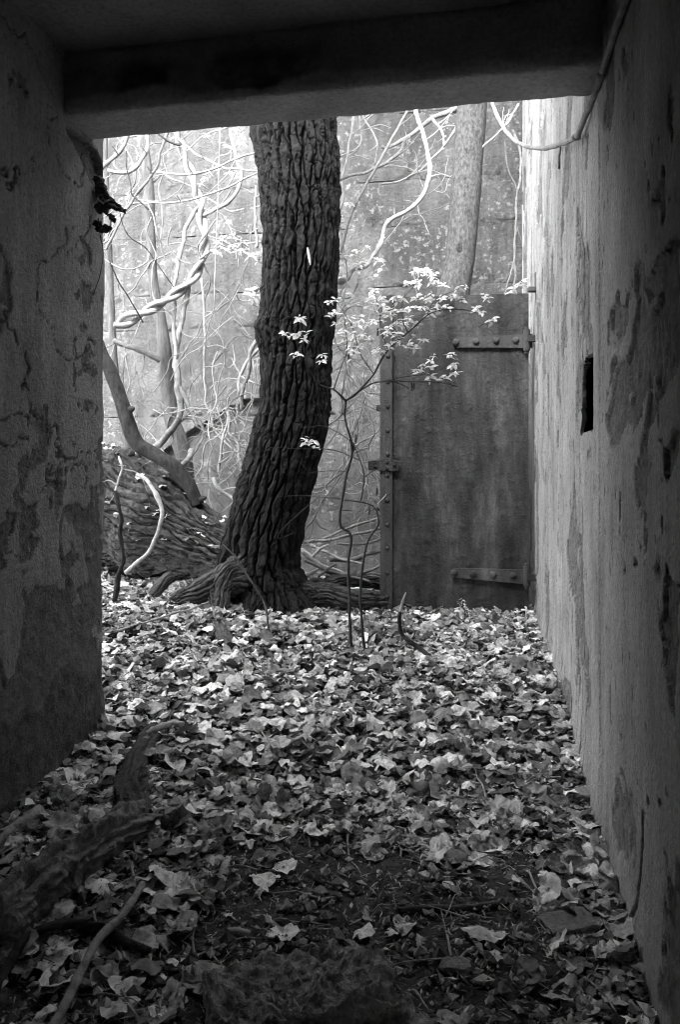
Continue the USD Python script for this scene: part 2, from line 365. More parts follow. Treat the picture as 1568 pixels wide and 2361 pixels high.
# the long crack low down near the camera
cz = np.interp(pyy, [1870, 1950, 2040, 2090, 2130], [1482, 1479, 1474, 1472, 1462]) + 6 * w1
disp -= .014 * ((np.abs(pxx - cz) < 2.6) & (pyy > 1872) & (pyy < 2128))
cz2 = np.interp(pyy, [2020, 2120, 2200, 2300, 2361], [1425, 1447, 1466, 1490, 1508]) + 14 * w2
disp -= .012 * ((np.abs(pxx - cz2) < 2.2) & (pyy > 2030))
disp += .02 * np.exp(-((Z - ground_z(X, Y)) / .12) ** 2) * (fbm(np.stack([U * 6, Z * 3, 0 * U], -1), 3, 55))
(VF, m, base) = slab(u, zz, (right_x(0), 0), (.163, 1.0), NR, disp, .8, hole=slot, mask=peel.astype(float))
rw = Thing('concrete_wall', 'streaked flaking plaster wall with a black slot, along the passage to the iron door', 'wall', (right_x(3), 3, 0), kind='thing')
part(rw, 'plaster_face', VF, M['right'], smooth=True, mask=m)
# inside of the slot
def rw_pt(uu, z, off): return np.array([right_x(uu) - NR[0] * off, uu - NR[1] * off, z])
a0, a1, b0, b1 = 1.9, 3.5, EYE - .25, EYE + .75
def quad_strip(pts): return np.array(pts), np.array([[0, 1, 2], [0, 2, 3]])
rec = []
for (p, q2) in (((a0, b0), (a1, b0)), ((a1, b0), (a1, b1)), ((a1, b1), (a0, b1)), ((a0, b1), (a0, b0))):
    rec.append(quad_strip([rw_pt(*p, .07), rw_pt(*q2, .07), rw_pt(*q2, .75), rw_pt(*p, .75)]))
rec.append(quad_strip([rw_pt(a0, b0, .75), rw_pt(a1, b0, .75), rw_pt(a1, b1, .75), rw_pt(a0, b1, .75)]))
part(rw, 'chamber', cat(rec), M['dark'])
hv = slot.ravel(); fq = grid_faces(*slot.shape); gone = hv[fq].all(1)
ed = {}
for q_ in fq[gone]:
    for a_, b_ in zip(q_, np.roll(q_, -1)): ed[(min(a_, b_), max(a_, b_))] = ed.get((min(a_, b_), max(a_, b_)), 0) + 1
ee = np.array([k for k, c in ed.items() if c == 1]); FV = VF[0]; N3 = np.array([NR[0], NR[1], 0])
rim = np.unique(ee); at_ = {v: k for k, v in enumerate(rim)}; F0 = FV[rim]; rngs = fbm(F0 * 30, 3, 8)[:, None]
F1 = F0 - N3 * .006 + .010 * (np.stack([fbm(F0 * 25 + 9 * k, 3, 6) for k in range(3)], -1) - .5); F2 = F1 - N3 * (.004 + .01 * rngs) + .008 * (np.stack([fbm(F0 * 18 + 5 * k, 3, 7) for k in range(3)], -1) - .5)
e_ = np.array([[at_[a_], at_[b_]] for a_, b_ in ee]); n_ = len(rim)
quads = np.vstack([np.stack([e_[:, 0] + k * n_, e_[:, 1] + k * n_, e_[:, 1] + (k + 1) * n_, e_[:, 0] + (k + 1) * n_], 1) for k in (0, 1)])
part(rw, 'slot_rim', (np.vstack([F0, F1, F2]), tri(quads)), M['ceil'])

# ------------------------------------------------------------------ the left wall
u = np.r_[np.linspace(-4, .9, 16), np.arange(1.0, 2.955, .0062)]
zz = np.arange(-.35, CEIL + .16, .0062)
U, Z = np.meshgrid(u, zz, indexing='ij'); X = left_x(U); P = np.stack([X, U, Z], -1)
pxx, pyy = proj(np.where(P[..., 1:2] > .3, P, np.array([-9, .3, 0])))
q3 = lambda a, b, s=0: np.stack([U * a, Z * b, 0 * U + s], -1)
w1, w2 = fbm(q3(9, 7), 4, 61) - .5, fbm(q3(9, 7, 5), 4, 62) - .5
peel = np.zeros(U.shape, bool)
for poly in [[(178, 870), (205, 850), (252, 845), (252, 905), (180, 905)], [(200, 1120), (252, 1030), (252, 1330), (205, 1420), (160, 1270), (180, 1180)],
             [(30, 1130), (75, 1150), (60, 1250), (20, 1210)], [(-20, 560), (20, 590), (10, 760), (-20, 800)], [(-30, 1480), (30, 1560), (60, 1650), (150, 1690), (252, 1610), (252, 1800), (-30, 1950)],
             [(120, 1100), (150, 1130), (130, 1210), (112, 1170)], [(150, 1470), (175, 1450), (160, 1600), (120, 1630)], [(0, 1180), (80, 1200), (60, 1290), (0, 1260)]]:
    peel |= inside(poly, pxx + 90 * w1, pyy + 140 * w2)
w1b = fbm(q3(30, 24), 4, 160) - .5
peel &= (w1b > -.10)
fl = fbm(q3(3.6, 3.0), 6, 63); fl2 = fbm(q3(20, 15), 4, 64); low = sstep(1.25, .25, Z); edge_ = sstep(2.55, 2.9, U) * sstep(1.7, 1.1, Z)
peel |= fl > .665 - .15 * low - .10 * edge_ - .05 * sstep(1.85, 2.2, Z)
peel |= fl2 > .79 - .11 * low - .08 * edge_
peel &= ~((fbm(q3(11, 9, 2), 4, 161) > .62) & (low < .9))
damp = sstep(-.02, .03, .42 - .5 * (U - 1.4) * 0 - Z + .5 * (fbm(q3(3, 2.5, 8), 5, 162) - .5) - .25 * sstep(1.9, 2.6, U))
rough_l = fbm(q3(38, 34), 4, 65)
disp = .010 * (fbm(q3(2.5, 2), 3, 66) - .5) + .004 * (fbm(q3(14, 9), 4, 67) - .5) + np.where(peel, -.005 + .011 * (rough_l - .5), 0)
disp -= .03 * sstep(2.90, 2.955, U) * (.3 + fbm(q3(20, 6), 3, 68))                 # worn outer edge
crk = np.abs(fbm(q3(3, 3.4), 5, 69) - .5)
crk_on = (crk < .005) & (fbm(q3(2, 2, 3), 2, 70) > .5)
disp -= .008 * crk_on
peel = peel | crk_on
spall = inside([(205, 330), (222, 350), (245, 420), (252, 460), (235, 480), (214, 430), (150, 290)], pxx + 20 * w1, pyy + 20 * w2)
disp -= .022 * spall * (.5 + rough_l)
NL = np.array([WD[1], -WD[0]])
(VF, m, base) = slab(u, zz, (left_x(0), 0), (.175, 1.0), NL, disp, 1.6, mask=np.clip(np.maximum(np.maximum(peel * .75, spall), damp * .9 + peel * .3 * damp), 0, 1).astype(float))
solo('concrete_wall', 'dark peeling plaster wall beside the log and hose, ending at a worn corner', 'wall', VF, M['left'], smooth=True, kind='thing', base=np.array([left_x(2), 2, 0.0]), mask=m)

# ------------------------------------------------------------------ ceiling and lintel
du = (LR - LL) / np.linalg.norm(LR - LL); nin = np.array([-du[1], du[0]]); nin = nin if nin[1] < 0 else -nin    # nin points into the room
length = np.linalg.norm(LR - LL) + .26; P0 = LL - du * .13
TH = .20
# section of the lintel (depth into the room, height), swept along its length with uneven edges
sec = np.array([(-.0, SOFFIT + .012), (.012, SOFFIT), (.06, SOFFIT - .002), (.12, SOFFIT), (TH - .02, SOFFIT + .002), (TH - .006, SOFFIT + .008), (TH, SOFFIT + .024)]
               + [(TH, z) for z in np.linspace(SOFFIT + .03, CEIL - .01, 26)] + [(TH - .004, CEIL - .002), (TH, CEIL + .03), (.0, CEIL + .03), (0, CEIL - .1)])
nl = 300; tt = np.linspace(0, length, nl); S, T2 = np.meshgrid(tt, np.arange(len(sec)), indexing='ij')
q = np.stack([P0[0] + du[0] * S + nin[0] * sec[T2, 0], P0[1] + du[1] * S + nin[1] * sec[T2, 0], sec[T2, 1]], -1)
nz = fbm(q * 14, 4, 71) - .5; q2 = fbm(q * 5, 3, 72) - .5
chip = .03 * np.clip(fbm(q * 9, 4, 75) - .55, 0, 1) * (np.abs(q[..., 2] - SOFFIT) < .03)
q = q + np.stack([nin[0] * .008 * nz, nin[1] * .008 * nz, .005 * nz + .006 * q2 + chip * .8], -1)
i = np.arange(nl * len(sec)).reshape(nl, len(sec)); j = np.roll(i, -1, 1)
Fl = tri(np.stack([i[:-1], i[1:], j[1:], j[:-1]], -1).reshape(-1, 4))
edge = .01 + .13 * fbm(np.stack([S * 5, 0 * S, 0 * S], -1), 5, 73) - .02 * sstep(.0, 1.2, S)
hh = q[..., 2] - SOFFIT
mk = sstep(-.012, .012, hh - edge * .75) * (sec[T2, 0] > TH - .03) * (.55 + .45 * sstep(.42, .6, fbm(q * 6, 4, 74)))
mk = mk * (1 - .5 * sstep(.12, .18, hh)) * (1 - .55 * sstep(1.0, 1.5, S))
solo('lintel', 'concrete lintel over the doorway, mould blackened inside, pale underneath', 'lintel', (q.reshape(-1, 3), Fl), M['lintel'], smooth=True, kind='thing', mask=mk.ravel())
# ceiling slab: room outline back from the lintel, 0.6 m thick; its rough underside follows the board marks
nx, ny = 120, 120
a = np.linspace(0, 1, nx); b = np.r_[np.linspace(-4, .8, 20), np.linspace(.9, 2.75, ny - 20)]
A, Bv = np.meshgrid(a, b, indexing='ij')
lx, rx = left_x(Bv) - .03, right_x(Bv) + .03
Xc = lx + (rx - lx) * A; Zc = CEIL + .012 * (fbm(np.stack([Xc * 3, Bv * 3, 0 * Xc], -1), 4, 81) - .5) + .004 * (fbm(np.stack([Xc * 20, Bv * 20, 0 * Xc], -1), 3, 82) - .5)
Vc = np.stack([Xc, Bv, Zc], -1).reshape(-1, 3); Fc = tri(grid_faces(nx, ny))[:, ::-1]
ceil = Thing('ceiling', 'dark stained concrete ceiling inside the passage', 'ceiling', (0, 1, CEIL), kind='structure')
part(ceil, 'underside', (Vc, Fc), M['ceil'], smooth=True)
o = lambda p, n, k: np.array([p[0] + n[0] * k, p[1] + n[1] * k])
roof_out = [(-6.5, -4.1), (1.2, -4.1), tuple(LR + du * .2 + np.array([.0, -.02])), tuple(LL - du * 5.6 + np.array([.0, -.02]))]
rp = trimesh.creation.extrude_polygon(__import__('shapely').geometry.Polygon(roof_out), 4.2 - CEIL); 
part(ceil, 'roof_slab', (np.array(rp.vertices) + [0, 0, CEIL + .035], np.array(rp.faces)), M['ceil'])
# the closed end of the passage behind the camera
solo('end_wall', 'plain concrete wall closing the passage behind', 'wall', box(-2.0, .3, -4.2, -4.0, -.4, CEIL + .03), M['ceil'], kind='structure')

# ------------------------------------------------------------------ the back wall: cast in courses
BC = np.array([right_x(CORNER_Y), CORNER_Y]); BD = np.array([-1.0, .163]) / math.hypot(1, .163); BN = np.array([-BD[1], BD[0]]); BN = BN if BN[1] < 0 else -BN
def back_pt(px):
    r_ = (px - CX) / F; t = (BC[0] - r_ * BC[1]) / (r_ * BD[1] - BD[0]); return t
bw = Thing('retaining_wall', 'tall pale cast concrete wall with lichen spots behind the trees and vines', 'wall', (BC[0] - 2, BC[1] + .3, 0), kind='thing')
JZ = [-.4, .62, 1.34, 2.02, 2.29, 2.74, 3.08, 3.58, 4.1, 4.62]
ub = np.r_[np.arange(0, 3.6, .011), np.arange(3.6, 6.6, .06)]
for k in range(len(JZ) - 1):
    z0, z1 = JZ[k] + .0002, JZ[k + 1] - .0002
    zb = np.linspace(z0, z1, max(8, int((z1 - z0) / .012)))
    U, Z = np.meshgrid(ub, zb, indexing='ij'); P = np.stack([U, Z, 0 * U], -1)
    d_ = .02 * (fbm(P * 2.3, 4, 90) - .5) + .010 * (fbm(P * 14, 4, 91) - .5) + .004 * (noise(P * .9 + k * 13, 92))
    e = np.minimum(Z - z0, z1 - Z); d_ -= .014 * np.clip((fbm(P * [5, 5, 1] + k * 3.3, 4, 93) - .52) * 6, 0, 1) * np.exp(-e / .007)
    d_ -= .02 * np.clip((fbm(P * [9, 9, 1], 4, 94) - .62) * 12, 0, 1) * np.exp(-e / .05)
    if z0 < 1.5:                                                             # render has broken away low on the left: a ragged ledge
        led = 1.46 - .45 * sstep(2.0, 2.95, U) + .12 * (fbm(P * 6, 4, 95) - .5) + .5 * sstep(1.9, 1.6, U)
        d_ += np.where(Z < led, -.05, 0) * sstep(1.5, 1.8, U) * sstep(3.4, 3.0, U)
    VF, _, _ = slab(ub, zb, BC, BD, BN, d_, .5)
    part(bw, 'cast_course', VF, M['back'], smooth=True)

# ------------------------------------------------------------------ ground
gx = np.unique(np.r_[-400, -120, -40, np.linspace(-14, -3, 18), np.arange(-3, 1.8, .018), np.linspace(1.9, 12, 16), 40, 120, 400])
gy = np.unique(np.r_[-400, -120, -40, -12, np.linspace(-5, 1, 20), np.arange(1.05, 6.3, .018), np.linspace(6.5, 14, 14), 40, 120, 400])
GX, GY = np.meshgrid(gx, gy, indexing='ij'); GZ = ground_z(GX, GY)
ground = Thing('ground', 'dark soil under dead leaves, sloping up out of the passage', 'ground', (0, 2, 0), kind='structure')
part(ground, 'soil', (np.stack([GX, GY, GZ], -1).reshape(-1, 3), tri(grid_faces(len(gx), len(gy)))), M['soil'], smooth=True)

# dead leaves
def leaf_shape(k, n=32, rings=(.38, .7, 1.0)):
    r_ = random.Random(100 + k); th = np.linspace(-np.pi, np.pi, n, endpoint=False)
    lob = 5
    tooth = .012 * np.where(np.arange(n) % 2, 1, -1) + np.array([r_.uniform(-.014, .014) for _ in th])
    if k % 3 == 0: rad = .42 + .055 * np.cos(5 * th) + .05 * np.cos(th) + tooth            # shallow five lobes
    elif k % 3 == 1: rad = .37 + .05 * np.cos(2 * th) + .09 * np.cos(th) + tooth           # broad and pointed
    else: rad = .40 + .10 * noise(np.stack([np.cos(th) * 1.6 + k, np.sin(th) * 1.6, 0 * th], -1), 9) + .03 * np.cos(3 * th + k) + tooth * 1.2   # torn
    rad[0] *= .7
    xy = np.stack([np.cos(th), np.sin(th)], 1) * rad[:, None]
    V = [np.zeros((1, 2))] + [xy * s for s in rings]
    V = np.vstack(V); fold, cx, cy, ph = r_.uniform(-.2, .5), r_.uniform(-.9, .6), r_.uniform(-.8, .6), r_.uniform(0, 6)
    z = fold * np.abs(V[:, 1]) * .6 + cx * V[:, 0] ** 2 + cy * V[:, 1] ** 2 + .05 * np.sin(9 * V[:, 0] + ph) * np.cos(8 * V[:, 1] + ph)
    z += .16 * np.linalg.norm(V, axis=1) ** 1.5 * np.cos((2 + k % 4) * np.arctan2(V[:, 1], V[:, 0]) + ph) + .15 * (noise(np.c_[V * 6, V[:, 0] * 0 + k * 3.7]) - .5) + .10 * (noise(np.c_[V * 13, V[:, 0] * 0 + k * 5.1]) - .5)
    V3 = np.c_[V, z - z.mean() + .02]
    f = [[0, 1 + i, 1 + (i + 1) % n] for i in range(n)]
    for k2 in range(len(rings) - 1):
        a, b = 1 + k2 * n, 1 + (k2 + 1) * n
        for i in range(n):
            j2 = (i + 1) % n; f += [[a + i, b + i, b + j2], [a + i, b + j2, a + j2]]
    veins = np.cos(np.arctan2(V[:, 1], V[:, 0]) * lob)
    return V3, np.array(f), veins
LEAVES = [leaf_shape(k) for k in range(16)]; SMALL = [leaf_shape(k, 16, (.55, 1.0)) for k in range(16)]

def rot(az, tilt_ax, tilt):
    c, s = math.cos(az), math.sin(az); Rz = np.array([[c, -s, 0], [s, c, 0], [0, 0, 1]])
    k = np.array([math.cos(tilt_ax), math.sin(tilt_ax), 0]); K = np.array([[0, -k[2], k[1]], [k[2], 0, -k[0]], [-k[1], k[0], 0]])
    return (np.eye(3) + math.sin(tilt) * K + (1 - math.cos(tilt)) * K @ K) @ Rz

def free(x, y, mrg=.02):
    return left_x(y) + mrg < x < right_x(y) - mrg if y < 2.95 else (x < right_x(y) - mrg and y < BC[1] + (BC[0] - x) * .163 - .05)

spots = []
while len(spots) < 17000:
    y = R.uniform(1.15, 6.2); x = R.uniform(-2.2, 1.3)
    if not free(x, y, .0): continue
    if abs(x) / y > .50: continue
    dens = float(sstep(1.2, 2.75, y)) * .95 + .13 + (.10 if x < -.2 and y < 2.6 else 0) + (.18 if x > right_x(y) - .18 else 0)
    dens *= (.12 if (y < 2.0 + .35 * float(noise(np.array([x * 3, y, 5.]), 8)) and x > -.33 and x < right_x(y) - .2) else 1) * (.6 + .8 * float(noise(np.array([x * 4, y * 4, 0.]), 5)))
    if R.random() > dens: continue
    spots.append((x, y))
inst = []
for n, (x, y) in enumerate(spots):
    s = R.choice([.022, .03, .035, .045, .05, .055, .065, .075, .09]) * R.uniform(.85, 1.15) * (1.12 if y < 2.2 else 1)
    k = R.randrange(len(LEAVES)); steep = R.random() ** 2 * .95
    lay = R.random() * (.045 if y > 2.6 else .012)
    V, Fv, vein = (LEAVES if y / s < 26 else SMALL)[k]
    flip = -1 if R.random() < .35 else 1
    Vn = (V * [s, s, s * flip]) @ rot(R.uniform(0, 6.3), R.uniform(0, 6.3), steep).T
    z0 = ground_z(x, y) + lay + .35 * abs(math.sin(steep)) * s * .5 + .004
    tone = np.clip(.15 + .9 * R.random() + .10 * vein, 0, 1)
    if R.random() < .22: tone = tone * .2
    inst.append((y, Vn + [x, y, float(z0)], Fv, tone, s))
inst.sort(key=lambda t: t[0] / t[4])
for (y, V, Fv, tone, s) in inst[:290]:
    part(ground, 'leaf', (V, Fv), M['deadleaf'], smooth=True, tone=tone)
V, Fa = cat([(a[1], a[2]) for a in inst[290:]])
part(ground, 'leaf_litter', (V, Fa), M['deadleaf'], smooth=True, kind='stuff', tone=np.concatenate([a[3] for a in inst[290:]]))
# crumbs of bark, twig and broken leaf between them
pr, tones = [], []
for n in range(34000):
    y = 1.15 + 2.2 * R.random() ** 1.4; x = R.uniform(-1.2, 1.0)
    if not free(x, y, .01): continue
    L = R.choice([.008, .012, .018, .03, .045]) * R.uniform(.6, 1.2); wd = R.uniform(.0015, .006); a = R.uniform(0, 6.3); up = R.uniform(-.25, .35)
    if R.random() < .35: wd = L * R.uniform(.3, .7)
    d = np.array([math.cos(a) * math.cos(up), math.sin(a) * math.cos(up), math.sin(up)]); sd = np.array([-math.sin(a), math.cos(a), R.uniform(-.4, .4)])
    c = np.array([x, y, float(ground_z(x, y)) + .005 + R.random() * .010])
    h = np.array([0, 0, wd * .5])
    pr.append((np.array([c - d * L / 2, c + sd * wd / 2 - d * L * .1, c + d * L / 2, c - sd * wd / 2 + d * L * .1, c + h, c - h]),
               np.array([[0, 1, 4], [1, 2, 4], [2, 3, 4], [3, 0, 4], [1, 0, 5], [2, 1, 5], [3, 2, 5], [0, 3, 5]])))
    tones += [R.random() ** 1.6 * .9] * 6
V, Fa = cat(pr)
part(ground, 'twig_litter', (V, Fa), M['deadleaf'], smooth=False, kind='stuff', tone=np.array(tones)) if False else None
mlit = numbered(ground.path, 'twig_litter')
mm = put_mesh(mlit, V - ground.base, Fa, M['deadleaf'], False, tone=np.array(tones)); tag(mm.GetPrim(), kind='stuff')

tw = []
for n in range(420):
    y = 1.2 + 4.0 * R.random() ** 1.3; x = R.uniform(-1.6, 1.1); L = R.uniform(.05, .24); a = R.uniform(0, 6.3); P_ = []
    for k in range(5):
        if free(x, y, .01): P_.append([x, y, float(ground_z(x, y)) + (.03 if y > 2.5 else .012) + R.uniform(-.006, .012)])
        a += R.gauss(0, .22); x += math.cos(a) * L / 4; y += math.sin(a) * L / 4
    if len(P_) > 2: tw.append(sweep(catmull(np.array(P_), 9), np.linspace(R.uniform(.0015, .0045), .001, 9), 5, .3, n))
V, Fa = cat(tw); mm = put_mesh(numbered(ground.path, 'twigs'), V - ground.base, Fa, M['stick'], True); tag(mm.GetPrim(), kind='stuff')

# ------------------------------------------------------------------ bark
def bark_disp(width, depth, slope, seed, warp=.9, fine=.36, vz=2.6):
    """Interlaced bark ridges: two families of furrows that cross at a slant, bent by noise, with rough ridge tops. width of a ridge, metres."""
    def f(th, s, rr):
        r0 = rr.mean(); n1 = max(5, int(round(2 * np.pi * r0 / width)))
        x = r0 * np.cos(th)[None] + 0 * s[:, None]; y = r0 * np.sin(th)[None] + 0 * s[:, None]; z = s[:, None] + 0 * th[None]
        hh = np.full(x.shape, 9.0)
        for k, sg in enumerate((1, -1)):
            q_ = np.stack([x, y, z * .45], -1) / (width * 2.0)
            w_ = (fbm(q_ + 40 * k, 3, seed + k) - .5) * 2 * np.pi * warp * 2.4
            w_ = w_ + (fbm(np.stack([x, y, z], -1) / (width * .5) + 9 * k, 2, seed + 5 + k) - .5) * 1.6
            ph = n1 * th[None] + sg * slope * z + w_
            hh = np.minimum(hh, np.abs(np.sin(ph / 2)) + .22 * (noise(q_ * .8 + 77 * k, seed + 7) ))
        e = np.clip((hh - .08) / .40, 0, 1) ** .9
        q_ = np.stack([x, y, z / vz], -1)
        h = e * (1 - fine) + fine * (.25 + .75 * e) * (1.8 * fbm(q_ / (width * .45), 5, seed + 9) - .4)
        crack = np.clip((np.abs(fbm(np.stack([x / .8, y / .8, z * .8], -1) / (width * .9), 3, seed + 12) - .5)) / .035, 0, 1)
        h = h - .12 * (1 - crack)
        f.ridge = h
        return depth * (h - .55)
    return f

def grain_log(C, r, depth, seed, sides=90):
    ridge = {}
    def dz(th, s, rr):
        r0 = rr.mean(); x = r0 * np.cos(th)[None] + 0 * s[:, None]; y = r0 * np.sin(th)[None] + 0 * s[:, None]; z = s[:, None] + 0 * th[None]
        a = fbm(np.stack([x * 60, y * 60, z * 5], -1), 4, seed); b = fbm(np.stack([x * 16, y * 16, z * 7], -1), 3, seed + 1); c = fbm(np.stack([x, y, z], -1) * 60, 3, seed + 2)
        return depth * (2.0 * (a - .5) + 2.0 * (b - .5) + .4 * (c - .5) - .9 * np.clip(b - .58, 0, 1) * 4)
    return sweep(C, r, sides, 0, seed, disp=dz)

def bark_log(C, r, cell, depth, slope, seed, sides=160, **k):
    dz = bark_disp(cell, depth, slope, seed, **k)
    V, Fv = sweep(C, r, sides, 0, seed, disp=dz)
    return (V, Fv), np.r_[dz.ridge.ravel(), .5, .5]

# the big tree
TD = 4.75
prof = [(1420, 606, 118), (1390, 604, 106), (1340, 598, 92), (1290, 597, 83), (1200, 616, 80), (1100, 640, 78), (1000, 667, 76), (950, 678, 74), (800, 685, 75), (740, 688, 80), (700, 688, 80), (560, 694, 81), (400, 689, 88), (290, 676, 92), (150, 668, 94), (-100, 668, 95), (-600, 690, 90)]
P = np.array([np.r_[W(cx, py, TD), r * TD / F] for py, cx, r in prof])
C4 = catmull(P, 1000)
zt = C4[:, 2]
tree = Thing('tree', 'thick dark tree with deeply furrowed bark standing at the doorway', 'tree', W(604, 1395, TD))
dzf = bark_disp(.064, .066, 13.0, 11, warp=.6, fine=.36)
def dtrunk(th, s, rr):
    h = dzf(th, s, rr)
    flare = .10 * np.exp(-s[:, None] / .14) * np.clip(np.cos(3 * th + .6), 0, 1)[None] + .05 * np.exp(-s[:, None] / .30) * np.clip(np.cos(5 * th + 2), 0, 1)[None]
    knot = .05 * np.exp(-((s[:, None] - 1.70) / .10) ** 2) * np.exp(-((np.mod(th - KN + np.pi, 2 * np.pi) - np.pi)[None] / .55) ** 2)
    return h + flare + knot
T_, N_, B_ = frames(C4[:, :3]); kk = np.argmin(np.abs(zt - W(0, 745, TD)[2])); dl = np.array([-.9, -.45, 0])
KN = math.atan2(dl @ B_[kk], dl @ N_[kk])
V, Fv = sweep(C4[:, :3], C4[:, 3], 340, 0, 1, disp=dtrunk)
part(tree, 'trunk', (V, Fv), M['bark'], smooth=True, ridge=np.r_[dzf.ridge.ravel(), .5, .5])
for k, (pts, r0, r1) in enumerate([
        ([(560, 1330, 4.62), (500, 1350, 4.5), (440, 1372, 4.42), (395, 1395, 4.4)], 44, 12),
        ([(575, 1290, 4.66), (528, 1325, 4.52), (506, 1375, 4.42), (498, 1425, 4.36)], 30, 20),
        ([(640, 1365, 4.7), (720, 1372, 4.72), (800, 1378, 4.75), (880, 1388, 4.93), (900, 1390, 5.05)], 32, 20),
        ([(680, 1355, 4.85), (760, 1345, 4.95), (830, 1340, 5.1), (900, 1352, 5.2)], 17, 12),
        ([(600, 1370, 4.6), (585, 1410, 4.45), (570, 1440, 4.35)], 40, 10)]):
    Cr = pxpath(pts, 110, wob=.03, seed=k)
    (Vr, Fr), rd = bark_log(Cr, np.linspace(r0, r1, 110) * 4.6 / F, .032, .026, 9, 20 + k, sides=96)
    part(tree, 'root', (Vr, Fr), M['log'] if k < 4 else M['bark'], smooth=True, ridge=rd)
top = C4[-1, :3]
for k in range(7):                                                        # limbs above the frame
    a = k * .9 + .4; d = np.array([math.cos(a), math.sin(a) * .8, .9])
    Cl = catmull(np.array([top - [0, 0, .5 + .15 * k], top + d * .8, top + d * 1.6 + [0, 0, .3], top + d * 2.6 + [.2, 0, .9]]), 30)
    part(tree, 'limb', sweep(Cl, np.linspace(.11, .02, 30), 12, .2, k), M['bark'], smooth=True)
part(tree, 'splinter', sweep(pxpath([(709, 572, 4.49), (716, 612, 4.47)], 6), [.004, .007, .008, .008, .006, .003], 5), M['vine'], smooth=True)

# the fallen trunk lying off to the left, its bark in long furrows
Cf = pxpath([(60, 1085, 5.5), (180, 1140, 5.35), (300, 1185, 5.2), (420, 1235, 5.05), (540, 1285, 4.9)], 300)
(VF), rd = bark_log(Cf, np.interp(np.linspace(0, 1, 300), [0, .4, .75, 1], [.36, .36, .27, .17]) * (1 + .25 * (noise(np.c_[np.linspace(0, 9, 300), np.zeros(300), np.zeros(300)], 3) - .5)), .060, .062, 5.0, 30, sides=320, fine=.55, warp=1.2)
fallen = Thing('fallen_tree', 'huge fallen trunk with furrowed bark lying left of the standing tree', 'fallen tree', W(300, 1300, 5.1))
part(fallen, 'trunk', VF, M['log'], smooth=True, ridge=rd)
fv = VF[0][:-2]; up = (fv[:, 2] > np.interp(fv[:, 0], [-2, -.6], [.62, .38])) & (fv[:, 0] > -1.75) & (fv[:, 1] < 5.45)
lt, ltt = [], []
for q_ in fv[up][rng.integers(0, up.sum(), 150)]:
    V, f, vein = SMALL[R.randrange(16)]; lt.append(((V * R.uniform(.03, .075)) @ rot(R.uniform(0, 6.3), R.uniform(0, 6.3), R.random() * .8).T + q_ + [0, 0, .012], f)); ltt.append(np.full(len(V), R.random()))
solo('leaf_litter', 'dead leaves caught along the top of the huge fallen trunk', 'leaves', cat(lt), M['deadleaf'], smooth=True, kind='stuff', tone=np.concatenate(ltt))
# small stumps by its foot
for k, (pts, r, lb) in enumerate([([(352, 1372, 4.5), (375, 1345, 4.5), (395, 1325, 4.55)], 13, 'short dark stub of wood in the leaves below the fallen trunk'),
                                  ([(268, 1355, 4.75), (290, 1372, 4.7), (325, 1385, 4.65)], 13, 'dark rounded root hump in leaves by the left wall corner')]):
    (VF), rd = bark_log(pxpath(pts, 60), np.full(60, r * 4.6 / F) * np.sin(np.linspace(.6, 2.6, 60)) ** .5, .025, .012, 3, 40 + k, sides=60)
    solo('wood_stub', lb, 'wood', VF, M['log'], smooth=True, ridge=rd)

# slender trees
def slim_tree(label, prof, depth, mat, seed, knots=()):
    P = np.array([np.r_[W(cx, py, depth), r * depth / F] for py, cx, r in prof])
    C = catmull(P, 220); t = Thing('slender_tree', label, 'tree', [P[-1, 0], P[-1, 1], float(ground_z(P[-1, 0], P[-1, 1]))])
    V, Fv = sweep(C[:, :3], C[:, 3], 40, .10, seed, disp=lambda th, s, rr: .004 * (fbm(np.stack([np.cos(th)[None] * 5 + 0 * s[:, None], np.sin(th)[None] * 5 + 0 * s[:, None], s[:, None] * 14 + 0 * th[None]], -1), 3, seed) - .5))
    part(t, 'trunk', (V, Fv), mat, smooth=True)
    for k, (px, py, d, r) in enumerate(knots):
        b = trimesh.creation.icosphere(3, r); v = b.vertices * [1, .5, 1.4]; v *= 1 + .5 * (fbm(v * 60, 3, k)[:, None] - .5)
        part(t, 'knot', (v + W(px, py, d), np.array(b.faces)), M['dead'], smooth=True)
    for k in range(4):
        p = C[0, :3] - [0, 0, .1 + .5 * k]; a = k * 1.9 + seed; d = np.array([math.cos(a), math.sin(a) * .4, 1.2])
        part(t, 'branch', sweep(catmull(np.array([p, p + d * .5, p + d * 1.1, p + d * 1.6 + [.1, 0, .2]]), 16), np.linspace(.03, .006, 16), 7, .2, k), mat, smooth=True)
    return t
slim_tree('slender pale tree with mottled bark rising behind the iron door', [(-800, 1150, 24), (-400, 1120, 28), (0, 1100, 31), (250, 1088, 35), (395, 1078, 34), (540, 1066, 35), (620, 1058, 34), (690, 1044, 38), (900, 1030, 42), (1330, 1020, 48)], 5.25, M['smooth_bark'], 3,
          [(1060, 572, 5.16, .022)])
slim_tree('slender straight tree leaning behind the twisted vines', [(-800, 290, 7), (-300, 310, 9), (100, 322, 10), (318, 331, 11.5), (394, 339, 11.5), (450, 345, 11.5), (520, 346, 11.5), (590, 349, 11), (646, 353, 11), (688, 359, 12), (730, 368, 13.5), (802, 379, 15), (882, 386, 15.5), (962, 395, 17), (1010, 411, 19), (1058, 424, 19), (1106, 431, 18), (1154, 437, 19), (1290, 440, 24)], 5.5, M['slim_bark'], 4)
slim_tree('pale post-like trunk half hidden behind the left wall corner', [(-500, 225, 6), (300, 240, 7), (600, 252, 7.5), (754, 258, 8.5), (870, 267, 8.5), (1010, 292, 9), (1090, 300, 10), (1290, 305, 12)], 5.6, M['slim_bark'], 8)

